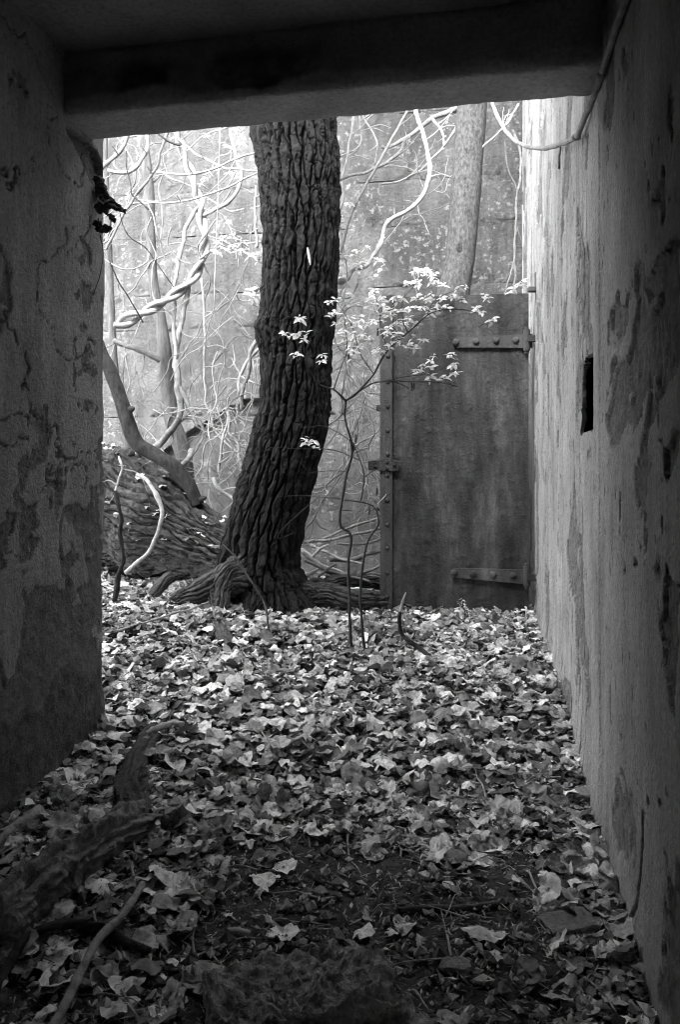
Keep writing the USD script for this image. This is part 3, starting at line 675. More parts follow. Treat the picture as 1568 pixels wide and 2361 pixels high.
# ------------------------------------------------------------------ the iron door
HY, FY = 4.70, 4.88
dr = np.array([1.112, HY]); dlft = np.array([(877 - CX) / F * FY, FY])
DU = (dr - dlft); DW = np.linalg.norm(DU); DU /= DW; DN = np.array([DU[1], -DU[0]]); DN = DN if DN[1] < 0 else -DN
def door_uz(px, py):
    """Where the ray through a photograph pixel meets the door's face: (along from its free edge, height)."""
    r_ = (px - CX) / F; uu = (r_ * dlft[1] - dlft[0]) / (DU[0] - r_ * DU[1]); y = dlft[1] + DU[1] * uu
    return uu, EYE + (HZ - py) / F * y
def D(uu, z, off=0.0): return np.array([dlft[0] + DU[0] * uu + DN[0] * off, dlft[1] + DU[1] * uu + DN[1] * off, z])
def plate(poly, o0, o1, bev=.003):
    """A flat iron piece with a bevelled front: poly of (u, z), from offset o0 to o1 off the door's face."""
    from shapely.geometry import Polygon
    p = np.array(poly); a = Polygon(p)
    if not a.exterior.is_ccw: p = p[::-1]; a = Polygon(p)
    c = p.mean(0); inn = p + (c - p) / np.linalg.norm(c - p, axis=1, keepdims=True) * bev
    rings = [(p, o0), (p, o1 - bev), (inn, o1)]
    V = np.array([D(x, z, o) for ring, o in rings for x, z in ring]); n = len(p); f = []
    for k in range(2):
        for i in range(n):
            j2 = (i + 1) % n; f += [[k * n + i, k * n + j2, (k + 1) * n + j2], [k * n + i, (k + 1) * n + j2, (k + 1) * n + i]]
    v, tr = trimesh.creation.triangulate_polygon(Polygon(inn), engine='earcut')
    tk = cKDTree(inn).query(v)[1]; f += [[2 * n + tk[a], 2 * n + tk[b], 2 * n + tk[c2]] for a, b, c2 in tr]
    return V, np.array(f)
def dome_bolt(px, py, rpx, off=0.0, flat=.62):
    b = trimesh.creation.icosphere(2); v = b.vertices[:, :] ; keep = v[:, 2] > -.25
    f = np.array(b.faces); f = f[keep[f].all(1)]
    uu, z = door_uz(px, py); r_ = rpx * 4.78 / F
    c = D(uu, z, off); e1 = np.array([DU[0], DU[1], 0]); e3 = np.array([DN[0], DN[1], 0]); e2 = np.array([0, 0, 1.0])
    return c + r_ * (v[:, :1] * e1 + v[:, 1:2] * e2 + v[:, 2:3] * flat * e3), f
door = Thing('iron_door', 'rusty riveted iron door standing open against the wall', 'door', [dlft[0], dlft[1], float(ground_z(.7, 4.75))])
us, zs = door_uz(889, 690)[0], None
# main plate as a fine sheet, with rust blisters and a slightly buckled edge
uA = np.linspace(door_uz(889, 1000)[0], DW, 150); zA = np.linspace(-.12, 1.0, 330)
z_top = lambda uu: np.interp(uu, [0, .02, .06, .12, DW - .04, DW], [1.955, 1.97, 1.985, 1.965, 1.957, 1.955])
UU, T3 = np.meshgrid(uA, np.linspace(0, 1, 340), indexing='ij'); ZZ = -.12 + (z_top(UU) + .006 * (fbm(np.stack([UU * 20, 0 * UU, 0 * UU], -1), 3, 7) - .5) + .12) * T3
P2 = np.stack([UU, ZZ, 0 * UU], -1)
bl = .0035 * (fbm(P2 * 45, 4, 120) - .5) + .008 * (fbm(P2 * 2.2, 3, 121) - .5) + .004 * np.clip(fbm(P2 * 20, 3, 122) - .55, 0, 1) * 4
front = np.stack([dlft[0] + DU[0] * UU + DN[0] * bl, dlft[1] + DU[1] * UU + DN[1] * bl, ZZ], -1)
n0, n1 = UU.shape; fr = front.reshape(-1, 3); bk = fr - np.array([DN[0], DN[1], 0]) * .016
ff = tri(grid_faces(n0, n1)); i = np.arange(n0 * n1).reshape(n0, n1); loop = np.r_[i[:, 0], i[-1, 1:], i[-2::-1, -1], i[0, -2:0:-1]]
sk = tri(np.stack([loop, np.roll(loop, -1), np.roll(loop, -1) + n0 * n1, loop + n0 * n1], 1))
plate_path = part(door, 'door_plate', (np.vstack([fr, bk]), np.vstack([ff, ff[:, ::-1] + n0 * n1, sk])), M['iron'], smooth=40)
e0, e1 = door_uz(877, 1000)[0], door_uz(905, 1000)[0]
strip = part(door, 'edge_strip', plate([(e0, .10), (e1, .06), (e1, 1.945), (e0, 1.93)], -.02, .016), M['iron_dark'])
for py in (711, 766, 822, 881, 937, 993, 1047, 1095, 1153, 1209, 1263, 1320, 1375):
    part(door, 'rivet', dome_bolt(896 - (py - 711) * .004, py, 5.2, .017), M['iron_dark'], smooth=True, under=strip)
lat = part(door, 'latch_plate', plate([door_uz(*p) for p in [(850, 1066), (853, 1062), (918, 1063), (922, 1067), (922, 1082), (919, 1086), (852, 1085), (850, 1080)]], .017, .028), M['iron'])
for p in [(868, 1076), (894, 1065), (894, 1079), (911, 1072)]:
    part(door, 'bolt', dome_bolt(*p, 4.5, .028), M['iron'], smooth=True, under=lat)
part(door, 'keeper', plate([door_uz(*p) for p in [(867, 934), (877, 934), (877, 948), (867, 948)]], -.02, -.004), M['iron_dark'])
for outline, bolts, ky in (
        ([(1043, 790), (1046, 784), (1054, 781), (1228, 771), (1228, 804), (1054, 803), (1046, 800)], [(1052, 791), (1098, 789), (1144, 787), (1189, 786)], (762, 810, 776, 790)),
        ([(1041, 1318), (1044, 1311), (1060, 1309), (1215, 1313), (1215, 1346), (1060, 1332), (1044, 1329)], [(1047, 1320), (1092, 1322), (1137, 1324), (1183, 1326)], (1305, 1351, 1322, 1338))):
    hp = part(door, 'hinge_strap', plate([door_uz(*p) for p in outline], .004, .020, .004), M['iron_dark'])
    for p in bolts: part(door, 'bolt', dome_bolt(*p, 8.0, .020, .75), M['iron_dark'], smooth=True, under=hp)
    uk = DW - .012; za, zb_ = door_uz(1226, ky[1])[1], door_uz(1226, ky[0])[1]
    kn = trimesh.creation.cylinder(.020, zb_ - za, sections=20); part(door, 'knuckle', (kn.vertices + D(uk, (za + zb_) / 2, .022), np.array(kn.faces)), M['iron_dark'], smooth=40, under=hp)
    for zc, r2 in ((zb_ + .008, .013), (za - .008, .015)):
        kn = trimesh.creation.cylinder(r2, .018, sections=6); part(door, 'pin_end', (kn.vertices + D(uk, zc, .022), np.array(kn.faces)), M['iron_dark'], under=hp)
    zm0, zm1 = door_uz(1230, ky[3])[1], door_uz(1230, ky[2])[1]
    part(door, 'hinge_bracket', plate([(DW - .01, zm0), (DW + .06, zm0), (DW + .06, zm1), (DW - .01, zm1)], .016, .044), M['iron'])
# the bracket above it on the wall
bz = W(1230, 668, 4.62)
solo('iron_bracket', 'small angled iron bracket on the wall above the door', 'bracket', cat([box(bz[0] - .03, bz[0] + .05, bz[1] - .02, bz[1] + .03, bz[2] - .012, bz[2] + .012), box(bz[0] + .013, bz[0] + .028, bz[1] - .018, bz[1] + .028, bz[2] + .0122, bz[2] + .10)]), M['iron_dark'])

# ------------------------------------------------------------------ vines, branches and the saplings
def vine(label, pts, r0, r1=None, mat='vine', name='vine', cat_='vine', group=None, **k):
    tw_ = k.pop('twigs', True); k.setdefault('seed', len(used)); ms = [vine_mesh(pts, r0, r1, **k)]
    if r0 >= 2.2 and cat_ in ('vine', 'branch') and pts[0][2] > 4.4:
        C = pxpath(pts, 40); rr = random.Random(len(used))
        for t_ in range(rr.randint(2, 5) if tw_ else 0):
            p = C[rr.randint(3, 36)]; d = np.array([rr.gauss(0, 1), rr.gauss(0, .35), rr.gauss(-.2, .8)]); d /= np.linalg.norm(d); L = rr.uniform(.05, .22)
            q_ = p + d * L * .5 + [0, 0, rr.uniform(-.02, .02)]
            ms.append(sweep(catmull(np.array([p, q_, q_ + (d + [rr.gauss(0, .5), 0, rr.gauss(-.3, .5)]) * L * .5]), 8), np.linspace(.0045, .0014, 8), 5, .2, t_))
    return solo(name, label, cat_, cat(ms), M[mat], smooth=True, group=group)

# the twisted pair
core = [(266, 752), (300, 735), (345, 714), (384, 692), (437, 652), (466, 600), (473, 550), (466, 506), (464, 472), (457, 455), (440, 400), (426, 363), (412, 315), (400, 200), (395, 60)]
Cc = pxpath([(x, y, 5.25) for x, y in core], 170); Tq, Nq, Bq = frames(Cc); s = np.linspace(0, 1, 170)
tv = Thing('twisted_vine', 'pale pair of vines twisted round each other left of the big tree', 'vine', Cc[0])
for k in range(2):
    ph = s * 2 * np.pi * 6.5 + k * np.pi; off = (.018 + .03 * np.exp(-s / .05))[:, None]
    part(tv, 'strand', sweep(Cc + off * (Nq * np.cos(ph)[:, None] + Bq * np.sin(ph)[:, None]), (7.0 - 2.5 * s) * 5.25 / F, 9, .25, k), M['vine'], smooth=True)
for pts, r0, r1 in [([(466, 500, 5.25), (482, 489, 5.22), (524, 467, 5.2), (549, 439, 5.2), (556, 402, 5.2), (545, 360, 5.2), (530, 300, 5.2)], 5, 3.5),
                    ([(458, 480, 5.25), (451, 489, 5.3), (429, 528, 5.3), (420, 562, 5.3), (409, 609, 5.3), (403, 656, 5.3), (402, 720, 5.3), (404, 790, 5.3), (405, 850, 5.3)], 5, 3.5),
                    ([(437, 655, 5.27), (426, 719, 5.3), (412, 783, 5.32), (405, 843, 5.35)], 6, 6.5)]:
    part(tv, 'side_vine', vine_mesh(pts, r0, r1, seed=int(r0 * 7)), M['vine'], smooth=True)
vine('stout grey vine wrapping round the foot of the leaning slender tree', [(402, 835, 5.3), (408, 863, 5.28), (408, 895, 5.27), (415, 933, 5.27), (411, 965, 5.25), (392, 997, 5.3), (373, 1023, 5.35), (345, 1045, 5.4), (325, 1060, 5.4), (300, 1083, 5.4)], 8, 7, 'vine_mid')
vine('thin grey branch running from the wrapping vine toward hanging strands', [(412, 893, 5.25), (437, 940, 5.25), (456, 965, 5.25), (472, 1007, 5.25)], 5, 3, 'vine_mid')
vine('lower loop of grey vine below the leaning slender tree', [(400, 1100, 5.3), (418, 1077, 5.25), (440, 1051, 5.25), (442, 1040, 5.3)], 7, 6, 'vine_mid')
vine('thick pale vine arching in a half loop in front of the fallen trunk', [(315, 1095, 4.75), (338, 1106, 4.7), (357, 1135, 4.65), (371, 1170, 4.62), (371, 1202, 4.6), (360, 1240, 4.6), (341, 1275, 4.6), (315, 1298, 4.6), (290, 1322, 4.6)], 4.5, 5.5, wob=.006, twigs=False)
vine('short pale vine dangling over the left end of fallen trunk', [(275, 1050, 4.8), (279, 1070, 4.75), (280, 1090, 4.75), (264, 1141, 4.7)], 2.5, 3)
vine('dark thin root running down along the left wall corner', [(262, 1130, 4.2), (275, 1170, 4.2), (282, 1220, 4.2), (281, 1290, 4.2), (270, 1340, 4.2), (262, 1385, 4.2)], 4.5, 6, 'dead')
bent = Thing('bent_branch', 'thick dark bent bough leaning from the left corner onto the fallen trunk', 'branch', W(456, 1165, 4.95))
Cb = pxpath([(215, 770, 5.05), (251, 850, 5.03), (271, 898, 5.02), (296, 978, 5.0), (318, 1024, 5.0), (350, 1044, 4.98), (399, 1074, 4.96), (437, 1119, 4.95), (458, 1164, 4.95)], 120, .01)
part(bent, 'bough', sweep(Cb, np.interp(np.linspace(0, 1, 120), [0, .5, 1], [14, 17.5, 16]) * 5 / F, 22, .16, 3), M['dead'], smooth=True)
for p, q_ in (((305, 1045, 4.96), (296, 1050, 4.93)), ((300, 945, 4.96), (309, 940, 4.94)), ((462, 1152, 4.93), (476, 1146, 4.9))):
    part(bent, 'knot', sweep(pxpath([p, q_], 5), np.array([8, 7, 6, 5, 2]) * 5 / F, 8, .3, 1), M['dead'], smooth=True)
vine('pale straight branch stub pointing at the leaning slender tree', [(262, 783, 5.35), (271, 789, 5.35), (320, 805, 5.38), (368, 832, 5.4)], 6, 7.5, 'vine_mid', 'branch', 'branch')
vine('white thick vine curling up in the upper left corner', [(248, 392, 5.0), (255, 394, 5), (294, 395, 5), (311, 388, 5), (328, 369, 5), (341, 344, 5), (339, 310, 5), (330, 200, 5)], 4.2, 5.2)
vine('pale branch crossing the upper left corner under the lintel', [(225, 405, 5.2), (252, 374, 5.2), (280, 346, 5.2), (294, 321, 5.2), (310, 270, 5.2)], 4.5, 4, 'vine_mid', 'branch', 'branch')
vine('long straight grey stick slanting across the left slender tree', [(400, 270, 5.1), (381, 327, 5.1), (356, 394, 5.1), (311, 456, 5.1), (272, 520, 5.1), (245, 575, 5.1)], 3, 3, 'vine_mid', 'branch', 'branch')
vine('thin white vine sagging from left slender tree to big trunk, upper one', [(356, 397, 5.15), (384, 401, 5.1), (434, 401, 5.0), (496, 388, 4.95), (546, 366, 4.9), (600, 348, 4.85)], 2.6, 2.2, wob=.01)
vine('thin white vine sagging from left slender tree to big trunk, lower one', [(303, 472, 5.15), (342, 469, 5.1), (398, 468, 5.0), (454, 458, 4.95), (510, 439, 4.9), (552, 419, 4.9), (605, 395, 4.85)], 2.4, 2, wob=.01)
vine('thin white vine descending from the lintel toward the big trunk', [(400, 300, 5.2), (420, 330, 5.2), (446, 352, 5.15), (482, 374, 5.1), (524, 391, 5), (600, 396, 4.9)], 2.4, 2.2)
vine('very thin straight vine hanging plumb left of the big trunk', [(509, 250, 5.2), (507, 310, 5.2), (503, 450, 5.2), (497, 590, 5.2), (493, 730, 5.2)], 1.2, 1.2, wob=.004)
vine('dark crooked twig hanging in front of the left slender tree', [(292, 350, 4.6), (294, 394, 4.6), (303, 447, 4.6), (312, 455, 4.6), (334, 472, 4.6), (345, 484, 4.6)], 1.4, 2.0, 'twig_dark', 'twig', 'twig')
vine('long dark thin tendril hanging down to the twisted vines', [(276, 490, 3.6), (284, 520, 3.6), (300, 548, 3.6), (334, 570, 3.6), (356, 601, 3.6), (380, 636, 3.6), (401, 664, 3.6)], 1.0, 1.1, 'twig_dark', 'twig', 'twig', wob=.005)
vine('dark slanting twig crossing the lower twisted vines', [(250, 600, 3.6), (272, 649, 3.6), (294, 680, 3.6), (317, 719, 3.6), (329, 744, 3.6)], 1.3, 1.6, 'twig_dark', 'twig', 'twig', wob=.006)
vine('short dark twig under the lintel left of the big trunk', [(360, 296, 4.6), (376, 310, 4.6), (395, 327, 4.6), (414, 335, 4.6)], 2.6, 3.0, 'twig_dark', 'twig', 'twig')
vine('pale dead stem hanging close beside the big trunk left edge', [(590, 430, 5.0), (591, 444, 5.0), (590, 506, 5.0), (593, 573, 5.0)], 2.5, 3.2)
vine('pale thin curve dipping below the left wall corner vines', [(240, 598, 5.0), (252, 604, 5.0), (280, 618, 5.0), (310, 618, 5.0), (338, 604, 5.0), (342, 575, 5.0)], 1.6, 1.6)
vine('long hanging white vine reaching down to the tangle', [(466, 640, 5.2), (472, 738, 5.2), (471, 820, 5.2), (471, 888, 5.2), (472, 933, 5.2), (485, 962, 5.2), (501, 1000, 5.2), (527, 1029, 5.15), (556, 1046, 5.1)], 2.8, 2.4)
vine('pale bent vine like a hook close to the big trunk', [(520, 940, 5.1), (527, 965, 5.1), (530, 997, 5.1), (549, 1023, 5.1), (552, 1058, 5.1), (563, 1110, 5.1)], 3, 3.6)
vine('short thick pale root leaning against the big tree foot', [(489, 1102, 5.0), (507, 1128, 5.0), (533, 1148, 5.0), (552, 1172, 4.95)], 5.5, 4)
vine('upright pale vine stub in the middle of the tangle', [(504, 1096, 5.1), (507, 1052, 5.1), (520, 1000, 5.1), (525, 962, 5.1)], 3.4, 2.6)
vine('grey branch forking away from the big trunk at mid height', [(612, 760, 4.95), (603, 773, 5.0), (581, 812, 5.0), (571, 869, 5.0), (561, 905, 5.0), (555, 945, 5.0)], 6, 4, 'vine_mid', 'branch', 'branch')
vine('pale short loop beside the forking branch', [(605, 800, 5.0), (578, 828, 5.0), (560, 850, 5.0), (552, 882, 5.0), (555, 905, 5.0)], 4.5, 3)
# right of the big trunk
vine('long pale vine sweeping in a big C curve right of the big trunk', [(952, 215, 5.1), (960, 262, 5.1), (978, 316, 5.1), (989, 373, 5.1), (987, 420, 5.1), (967, 463, 5.1), (935, 489, 5.1), (892, 516, 5.1), (881, 557, 5.1), (859, 593, 5.1), (845, 615, 5.1), (816, 622, 5.1), (798, 647, 5.1), (765, 652, 5.1)], 4.6, 5.4, wob=.01)
vine('straight grey stick slanting down right of the big trunk', [(960, 220, 5.2), (935, 265, 5.2), (892, 345, 5.2), (845, 424, 5.2), (812, 492, 5.2), (784, 586, 5.2)], 3.6, 3, 'vine_mid', 'branch', 'branch', wob=.008)
vine('knobbly grey branch entering from the mottled tree at the top', [(1090, 235, 5.4), (1036, 256, 5.4), (996, 273, 5.4), (967, 298, 5.4), (935, 323, 5.4), (892, 345, 5.35), (878, 341, 5.35)], 6.5, 4, 'vine_mid', 'branch', 'branch')
vine('thin grey branch running left to the big trunk', [(940, 320, 5.35), (920, 355, 5.35), (884, 381, 5.3), (834, 399, 5.2), (770, 420, 5.1)], 4.2, 3.2, 'vine_mid', 'branch', 'branch')
vine('thin pale vine rising rightward to the mottled tree', [(884, 427, 5.4), (920, 420, 5.4), (964, 399, 5.4), (989, 377, 5.4), (1025, 337, 5.4), (1060, 285, 5.4)], 2.2, 2.8)
vine('pale vine hanging straight beside the big trunk right edge', [(820, 240, 5.3), (816, 276, 5.3), (804, 340, 5.3), (794, 402, 5.3), (787, 485, 5.3), (783, 600, 5.3)], 2.6, 2.2)
vine('short pale vine with a sideways kink under the lintel', [(833, 250, 5.3), (832, 276, 5.3), (829, 337, 5.3), (800, 358, 5.3), (775, 368, 5.3)], 2.2, 1.8)
vine('pale vine bending down under the lintel toward the grey stick', [(835, 255, 5.4), (841, 273, 5.4), (866, 334, 5.4), (865, 377, 5.4)], 2.2, 1.8)
vine('short pale tendril between the C curve and mottled tree', [(1000, 278, 5.35), (1008, 290, 5.35), (1021, 312, 5.35), (1027, 337, 5.35)], 3.4, 2.4)
vine('thin pale vine arching across the C curve', [(1000, 372, 5.45), (964, 396, 5.45), (935, 388, 5.45), (905, 385, 5.45), (880, 390, 5.45)], 2, 1.6)
cb = Thing('cable_vine', 'bare cable-like vine swinging from the trees up into the passage corner', 'vine', W(1329, 317, 2.75))
cable = [(1125, 190, 4.9), (1139, 250, 4.6), (1164, 300, 4.3), (1194, 330, 4.0), (1224, 342, 3.75), (1264, 342, 3.4), (1299, 330, 3.0), (1329, 317, 2.72), (1344, 285, 2.58), (1369, 225, 2.40), (1386, 175, 2.27), (1404, 115, 2.14), (1429, 50, 1.98), (1446, 0, 1.89), (1475, -120, 1.74)]
Cq = pxpath(cable, 150, .006); part(cb, 'stem', sweep(Cq, np.interp(np.linspace(0, 1, 150), [0, .5, .75, 1], [.0105, .0095, .0098, .0098]), 9, .12, 5), M['vine_mid'], smooth=True)
for p in ((1386, 176, 2.265), (1329, 317, 2.715)):
    b = trimesh.creation.icosphere(2, .016); part(cb, 'joint', (b.vertices * [1, 1, .7] + W(*p), np.array(b.faces)), M['vine_mid'], smooth=True)
part(cb, 'tendril', vine_mesh([(1293, 330, 3.05), (1291, 350, 3.05), (1288, 362, 3.05), (1290, 385, 3.05)], 2.2, 3, seed=2), M['vine_mid'], smooth=True)
vine('forked pale twig left of the cable vine', [(1112, 345, 5.2), (1156, 300, 5.1), (1175, 272, 5.1), (1199, 240, 5.1)], 2.2, 2.6)
vine('thin vine climbing the corner of back wall and right wall', [(1180, 300, 5.55), (1197, 350, 5.55), (1196, 435, 5.55), (1189, 465, 5.55), (1191, 505, 5.55), (1189, 560, 5.55), (1187, 622, 5.55), (1187, 700, 5.55)], 2.8, 2.2, 'vine_mid')
vine('faint thin vine forking down to the door top', [(1188, 590, 5.5), (1176, 640, 5.5), (1158, 690, 5.5)], 1.6, 1.3, 'vine_mid')
vine('thin vine slanting down right of the mottled tree', [(1160, 330, 5.6), (1168, 385, 5.6), (1192, 440, 5.6)], 1.6, 1.6, 'vine_mid')
# the tangle: too fine to count
pr = []
def tangle(n, x0, x1, y0, y1, d0, d1, seed, curl=1.0, r=(.7, 1.8), long=(60, 320)):
    r_ = random.Random(seed)
    for k in range(n):
        x, y, d = r_.uniform(x0, x1), r_.uniform(y0, y1), r_.uniform(d0, d1); L = r_.uniform(*long); a = r_.gauss(math.pi / 2, .8 * curl); pts = [(x, y, d)]
        for j2 in range(6):
            a += r_.gauss(0, .45 * curl); x += math.cos(a) * L / 6; y += math.sin(a) * L / 6; d = min(5.55, max(4.7, d + r_.uniform(-.05, .05)))
            if y > 1270: break
            pts.append((x, y, d))
        if len(pts) > 2: pr.append(vine_mesh(pts, r_.uniform(*r), None, 5, .02, .2, k + seed))
tangle(60, 480, 600, 640, 1050, 5.0, 5.5, 1)
tangle(22, 500, 590, 900, 1150, 4.95, 5.4, 2, 1.6, (.8, 1.6), (60, 180))
tangle(30, 260, 590, 300, 600, 5.2, 5.7, 3, 1.2, (.7, 2.0))
tangle(44, 770, 880, 640, 1080, 5.0, 5.5, 4, 1.0)
tangle(12, 900, 1060, 270, 500, 5.3, 5.6, 5, 1.3, (.6, 1.2), (60, 160))
tangle(10, 260, 420, 640, 1000, 5.2, 5.6, 6, .6, (.7, 1.3))
tangle(14, 690, 880, 1080, 1250, 4.7, 5.3, 8, 1.6, (.7, 1.5), (60, 200))
solo('vine_tangle', 'mass of fine pale dead vines hanging in front of the back wall', 'vines', cat(pr[::2]), M['vine'], smooth=True, kind='stuff')
solo('vine_tangle', 'mass of fine grey vine stems threaded among the pale hanging ones', 'vines', cat(pr[1::2]), M['vine_mid'], smooth=True, kind='stuff')

# sprigs of young leaves
def young_leaf(L, wdt, droop, seed):
    t = np.linspace(0, 1, 6); wv = wdt * np.sin(np.pi * np.clip(t, 0, 1) ** .85) ** .8
    rows = []
    for a, b in zip(t, wv):
        z = -droop * L * a * a
        rows += [[a * L, -b * L / 2, z + .18 * b * L], [a * L, 0, z], [a * L, b * L / 2, z + .18 * b * L]]
    V = np.array(rows); f = tri(grid_faces(6, 3)); return V, f
def whorl(c, L, n, seed):
    r_ = random.Random(seed); out = []
    a0 = r_.uniform(0, 6.3)
    for k in range(n):
        a = a0 + k * 2 * np.pi / n + r_.uniform(-.4, .4); el = r_.uniform(-.5, .5)
        V, f = young_leaf(L * r_.uniform(.7, 1.15), r_.uniform(.38, .52), r_.uniform(0, .5), seed)
        ca, sa, ce, se = math.cos(a), math.sin(a), math.cos(el), math.sin(el)
        Rm = np.array([[ca * ce, -sa, -ca * se], [sa * ce, ca, -sa * se], [se, 0, ce]])
        roll = r_.uniform(-.9, .9); Rx = np.array([[1, 0, 0], [0, math.cos(roll), -math.sin(roll)], [0, math.sin(roll), math.cos(roll)]])
        out.append((V @ (Rm @ Rx).T + c + np.array([0, 0, r_.uniform(-.01, .01)]), f))
    return out
c6 = lambda a, b: (627 + .42 * a, 627 + .42 * b)
SD = 3.9
sh = Thing('sapling', 'young two stemmed sapling with whorls of bright new leaves before the door', 'sapling', W(822, 1497, SD))
def sbranch(name, pts, r0, r1, mat='stem', **k): return part(sh, name, vine_mesh([(*c6(a, b), d) for a, b, d in pts], r0, r1, 6, .008, .15, seed=int(pts[0][0])), M[mat], smooth=True, **k)
sbranch('stem', [(437, 2090, SD), (425, 1800, SD), (420, 1600, SD), (430, 1440, SD), (372, 1390, SD), (385, 1250, SD), (410, 1100, SD), (440, 980, SD), (415, 850, SD), (400, 770, SD), (405, 710, SD)], 4.2, 2.6)
sbranch('stem', [(508, 2110, 3.88), (490, 1850, 3.88), (495, 1650, 3.88), (530, 1480, 3.88), (585, 1390, 3.88), (565, 1300, 3.88), (500, 1265, 3.88), (400, 1250, 3.9)], 4.2, 1.6)
br = [([(405, 710, SD), (340, 645, SD), (265, 620, SD), (215, 560, 3.85)], 2.6, 1), ([(340, 645, SD), (390, 500, SD), (410, 440, SD), (400, 250, SD)], 1.6, .8),
      ([(405, 710, SD), (480, 650, SD), (560, 560, SD), (640, 430, SD), (750, 330, SD), (850, 240, 3.85), (950, 210, 3.8), (1060, 215, 3.8), (1130, 235, 3.8)], 2.8, .9),
      ([(480, 650, SD), (560, 605, SD), (630, 595, SD), (740, 575, 3.85), (860, 560, 3.8)], 2.0, .8), ([(630, 595, SD), (760, 605, 3.85), (900, 610, 3.8), (1015, 632, 3.8)], 1.7, 1.4),
      ([(630, 595, SD), (690, 610, SD), (750, 640, SD)], 1.6, 1.2), ([(485, 1255, 3.88), (510, 1130, 3.88), (480, 1030, 3.88), (430, 930, 3.9), (300, 850, 3.9), (160, 850, 3.9)], 1.8, .8),
      ([(640, 430, SD), (600, 330, SD), (590, 240, SD), (565, 110, SD)], 1.5, .8), ([(750, 330, SD), (720, 260, SD), (720, 150, SD), (800, 60, SD), (810, 5, SD)], 1.4, .7),
      ([(560, 560, SD), (480, 440, SD), (440, 300, SD), (350, 160, SD)], 1.4, .7), ([(860, 560, 3.8), (940, 520, 3.8), (975, 465, 3.8)], 1, .7), ([(480, 1030, 3.88), (350, 980, 3.9), (100, 965, 3.9), (-10, 965, 3.9)], 1.4, .8),
      ([(215, 560, 3.85), (180, 450, 3.8), (155, 260, 3.8)], 1.1, .7), ([(385, 1250, SD), (250, 1240, 3.95), (120, 1235, 3.95), (25, 1240, 3.95)], 1.3, .7), ([(250, 1240, 3.95), (150, 1330, 3.9), (40, 1430, 3.9), (35, 1462, 3.9), (130, 1430, 3.9)], 1.0, .8),
      ([(410, 1100, SD), (300, 1090, 3.9), (200, 1100, 3.9)], 1.1, .7), ([(850, 240, 3.85), (900, 150, 3.8), (1030, 90, 3.8)], 1.1, .7), ([(510, 1130, 3.88), (580, 1090, 3.85), (660, 1125, 3.85)], 1.3, 1.0), ([(510, 1050, 3.88), (700, 1020, 3.85), (800, 985, 3.85)], .9, .6),
      ([(160, 850, 3.9), (110, 830, 3.9)], .8, .6), ([(300, 850, 3.9), (285, 790, 3.9)], .8, .6), ([(430, 930, 3.9), (480, 790, 3.9), (510, 690, 3.9)], 1.0, .6), ([(100, 965, 3.9), (85, 850, 3.9)], .8, .5), ([(200, 1100, 3.9), (110, 1000, 3.9)], .8, .5)]
for pts, a, b in br: sbranch('branch', pts, a, b)
WH = [(565, 110), (600, 150), (540, 200), (620, 200), (590, 240), (650, 230), (700, 215), (720, 150), (790, 140), (860, 150), (930, 150), (1030, 85), (1040, 155), (960, 190), (1120, 200), (1180, 150), (1210, 265), (800, 70), (810, 10), (880, 60),
      (750, 260), (790, 290), (720, 300), (670, 295), (560, 265), (510, 290), (470, 300), (440, 280), (400, 250), (350, 160), (350, 230), (830, 375), (780, 415), (650, 400), (600, 430), (800, 545), (870, 500), (870, 570), (975, 465), (1000, 550), (950, 575), (530, 380), (440, 470), (700, 380), (590, 190), (530, 150), (610, 265), (480, 255), (690, 165), (760, 200), (830, 190), (900, 190), (1000, 130), (500, 350), (450, 350), (630, 330), (740, 410), (690, 340), (390, 330), (350, 290), (430, 400), (870, 530), (990, 520), (480, 410), (580, 420), (900, 230),
      (230, 935), (180, 940), (155, 260), (70, 340), (140, 350), (190, 345), (140, 460), (280, 460)]
nleaf = 0; extra = []
for k, (a, b) in enumerate(WH):
    c = W(*c6(a, b), 3.82 + .16 * R.random()); k = k if k < 66 else 100 + k
    for V, f in whorl(c, .037, 6, 500 + k) + whorl(c + np.array([R.gauss(0, .028), R.gauss(0, .03), R.gauss(0, .016)]), .031, 5, 700 + k):
        if nleaf < 295: part(sh, 'leaf', (V, f), M['leaf'], smooth=True, tone=R.random())
        else: extra.append((V, f))
        nleaf += 1
if extra: part(sh, 'small_leaves', cat(extra), M['leaf'], smooth=True, kind='stuff', tone=np.repeat(rng.random(len(extra)), [len(e[0]) for e in extra]))
for a, b in [(580, 330), (450, 430), (420, 475), (670, 475), (765, 630), (778, 628), (460, 915), (450, 960), (575, 1205), (533, 1310)]:
    C = pxpath([(*c6(a, b - 22), SD), (*c6(a + 2, b), SD), (*c6(a, b + 24), SD)], 14)
    part(sh, 'catkin', sweep(C, np.array([1, 2, 3, 2.4, 3.2, 2.5, 3.2, 2.5, 3.2, 2.4, 3, 2.3, 2, .6]) * .85 * SD / F, 7, .3, a), M['twig_dark'], smooth=True)
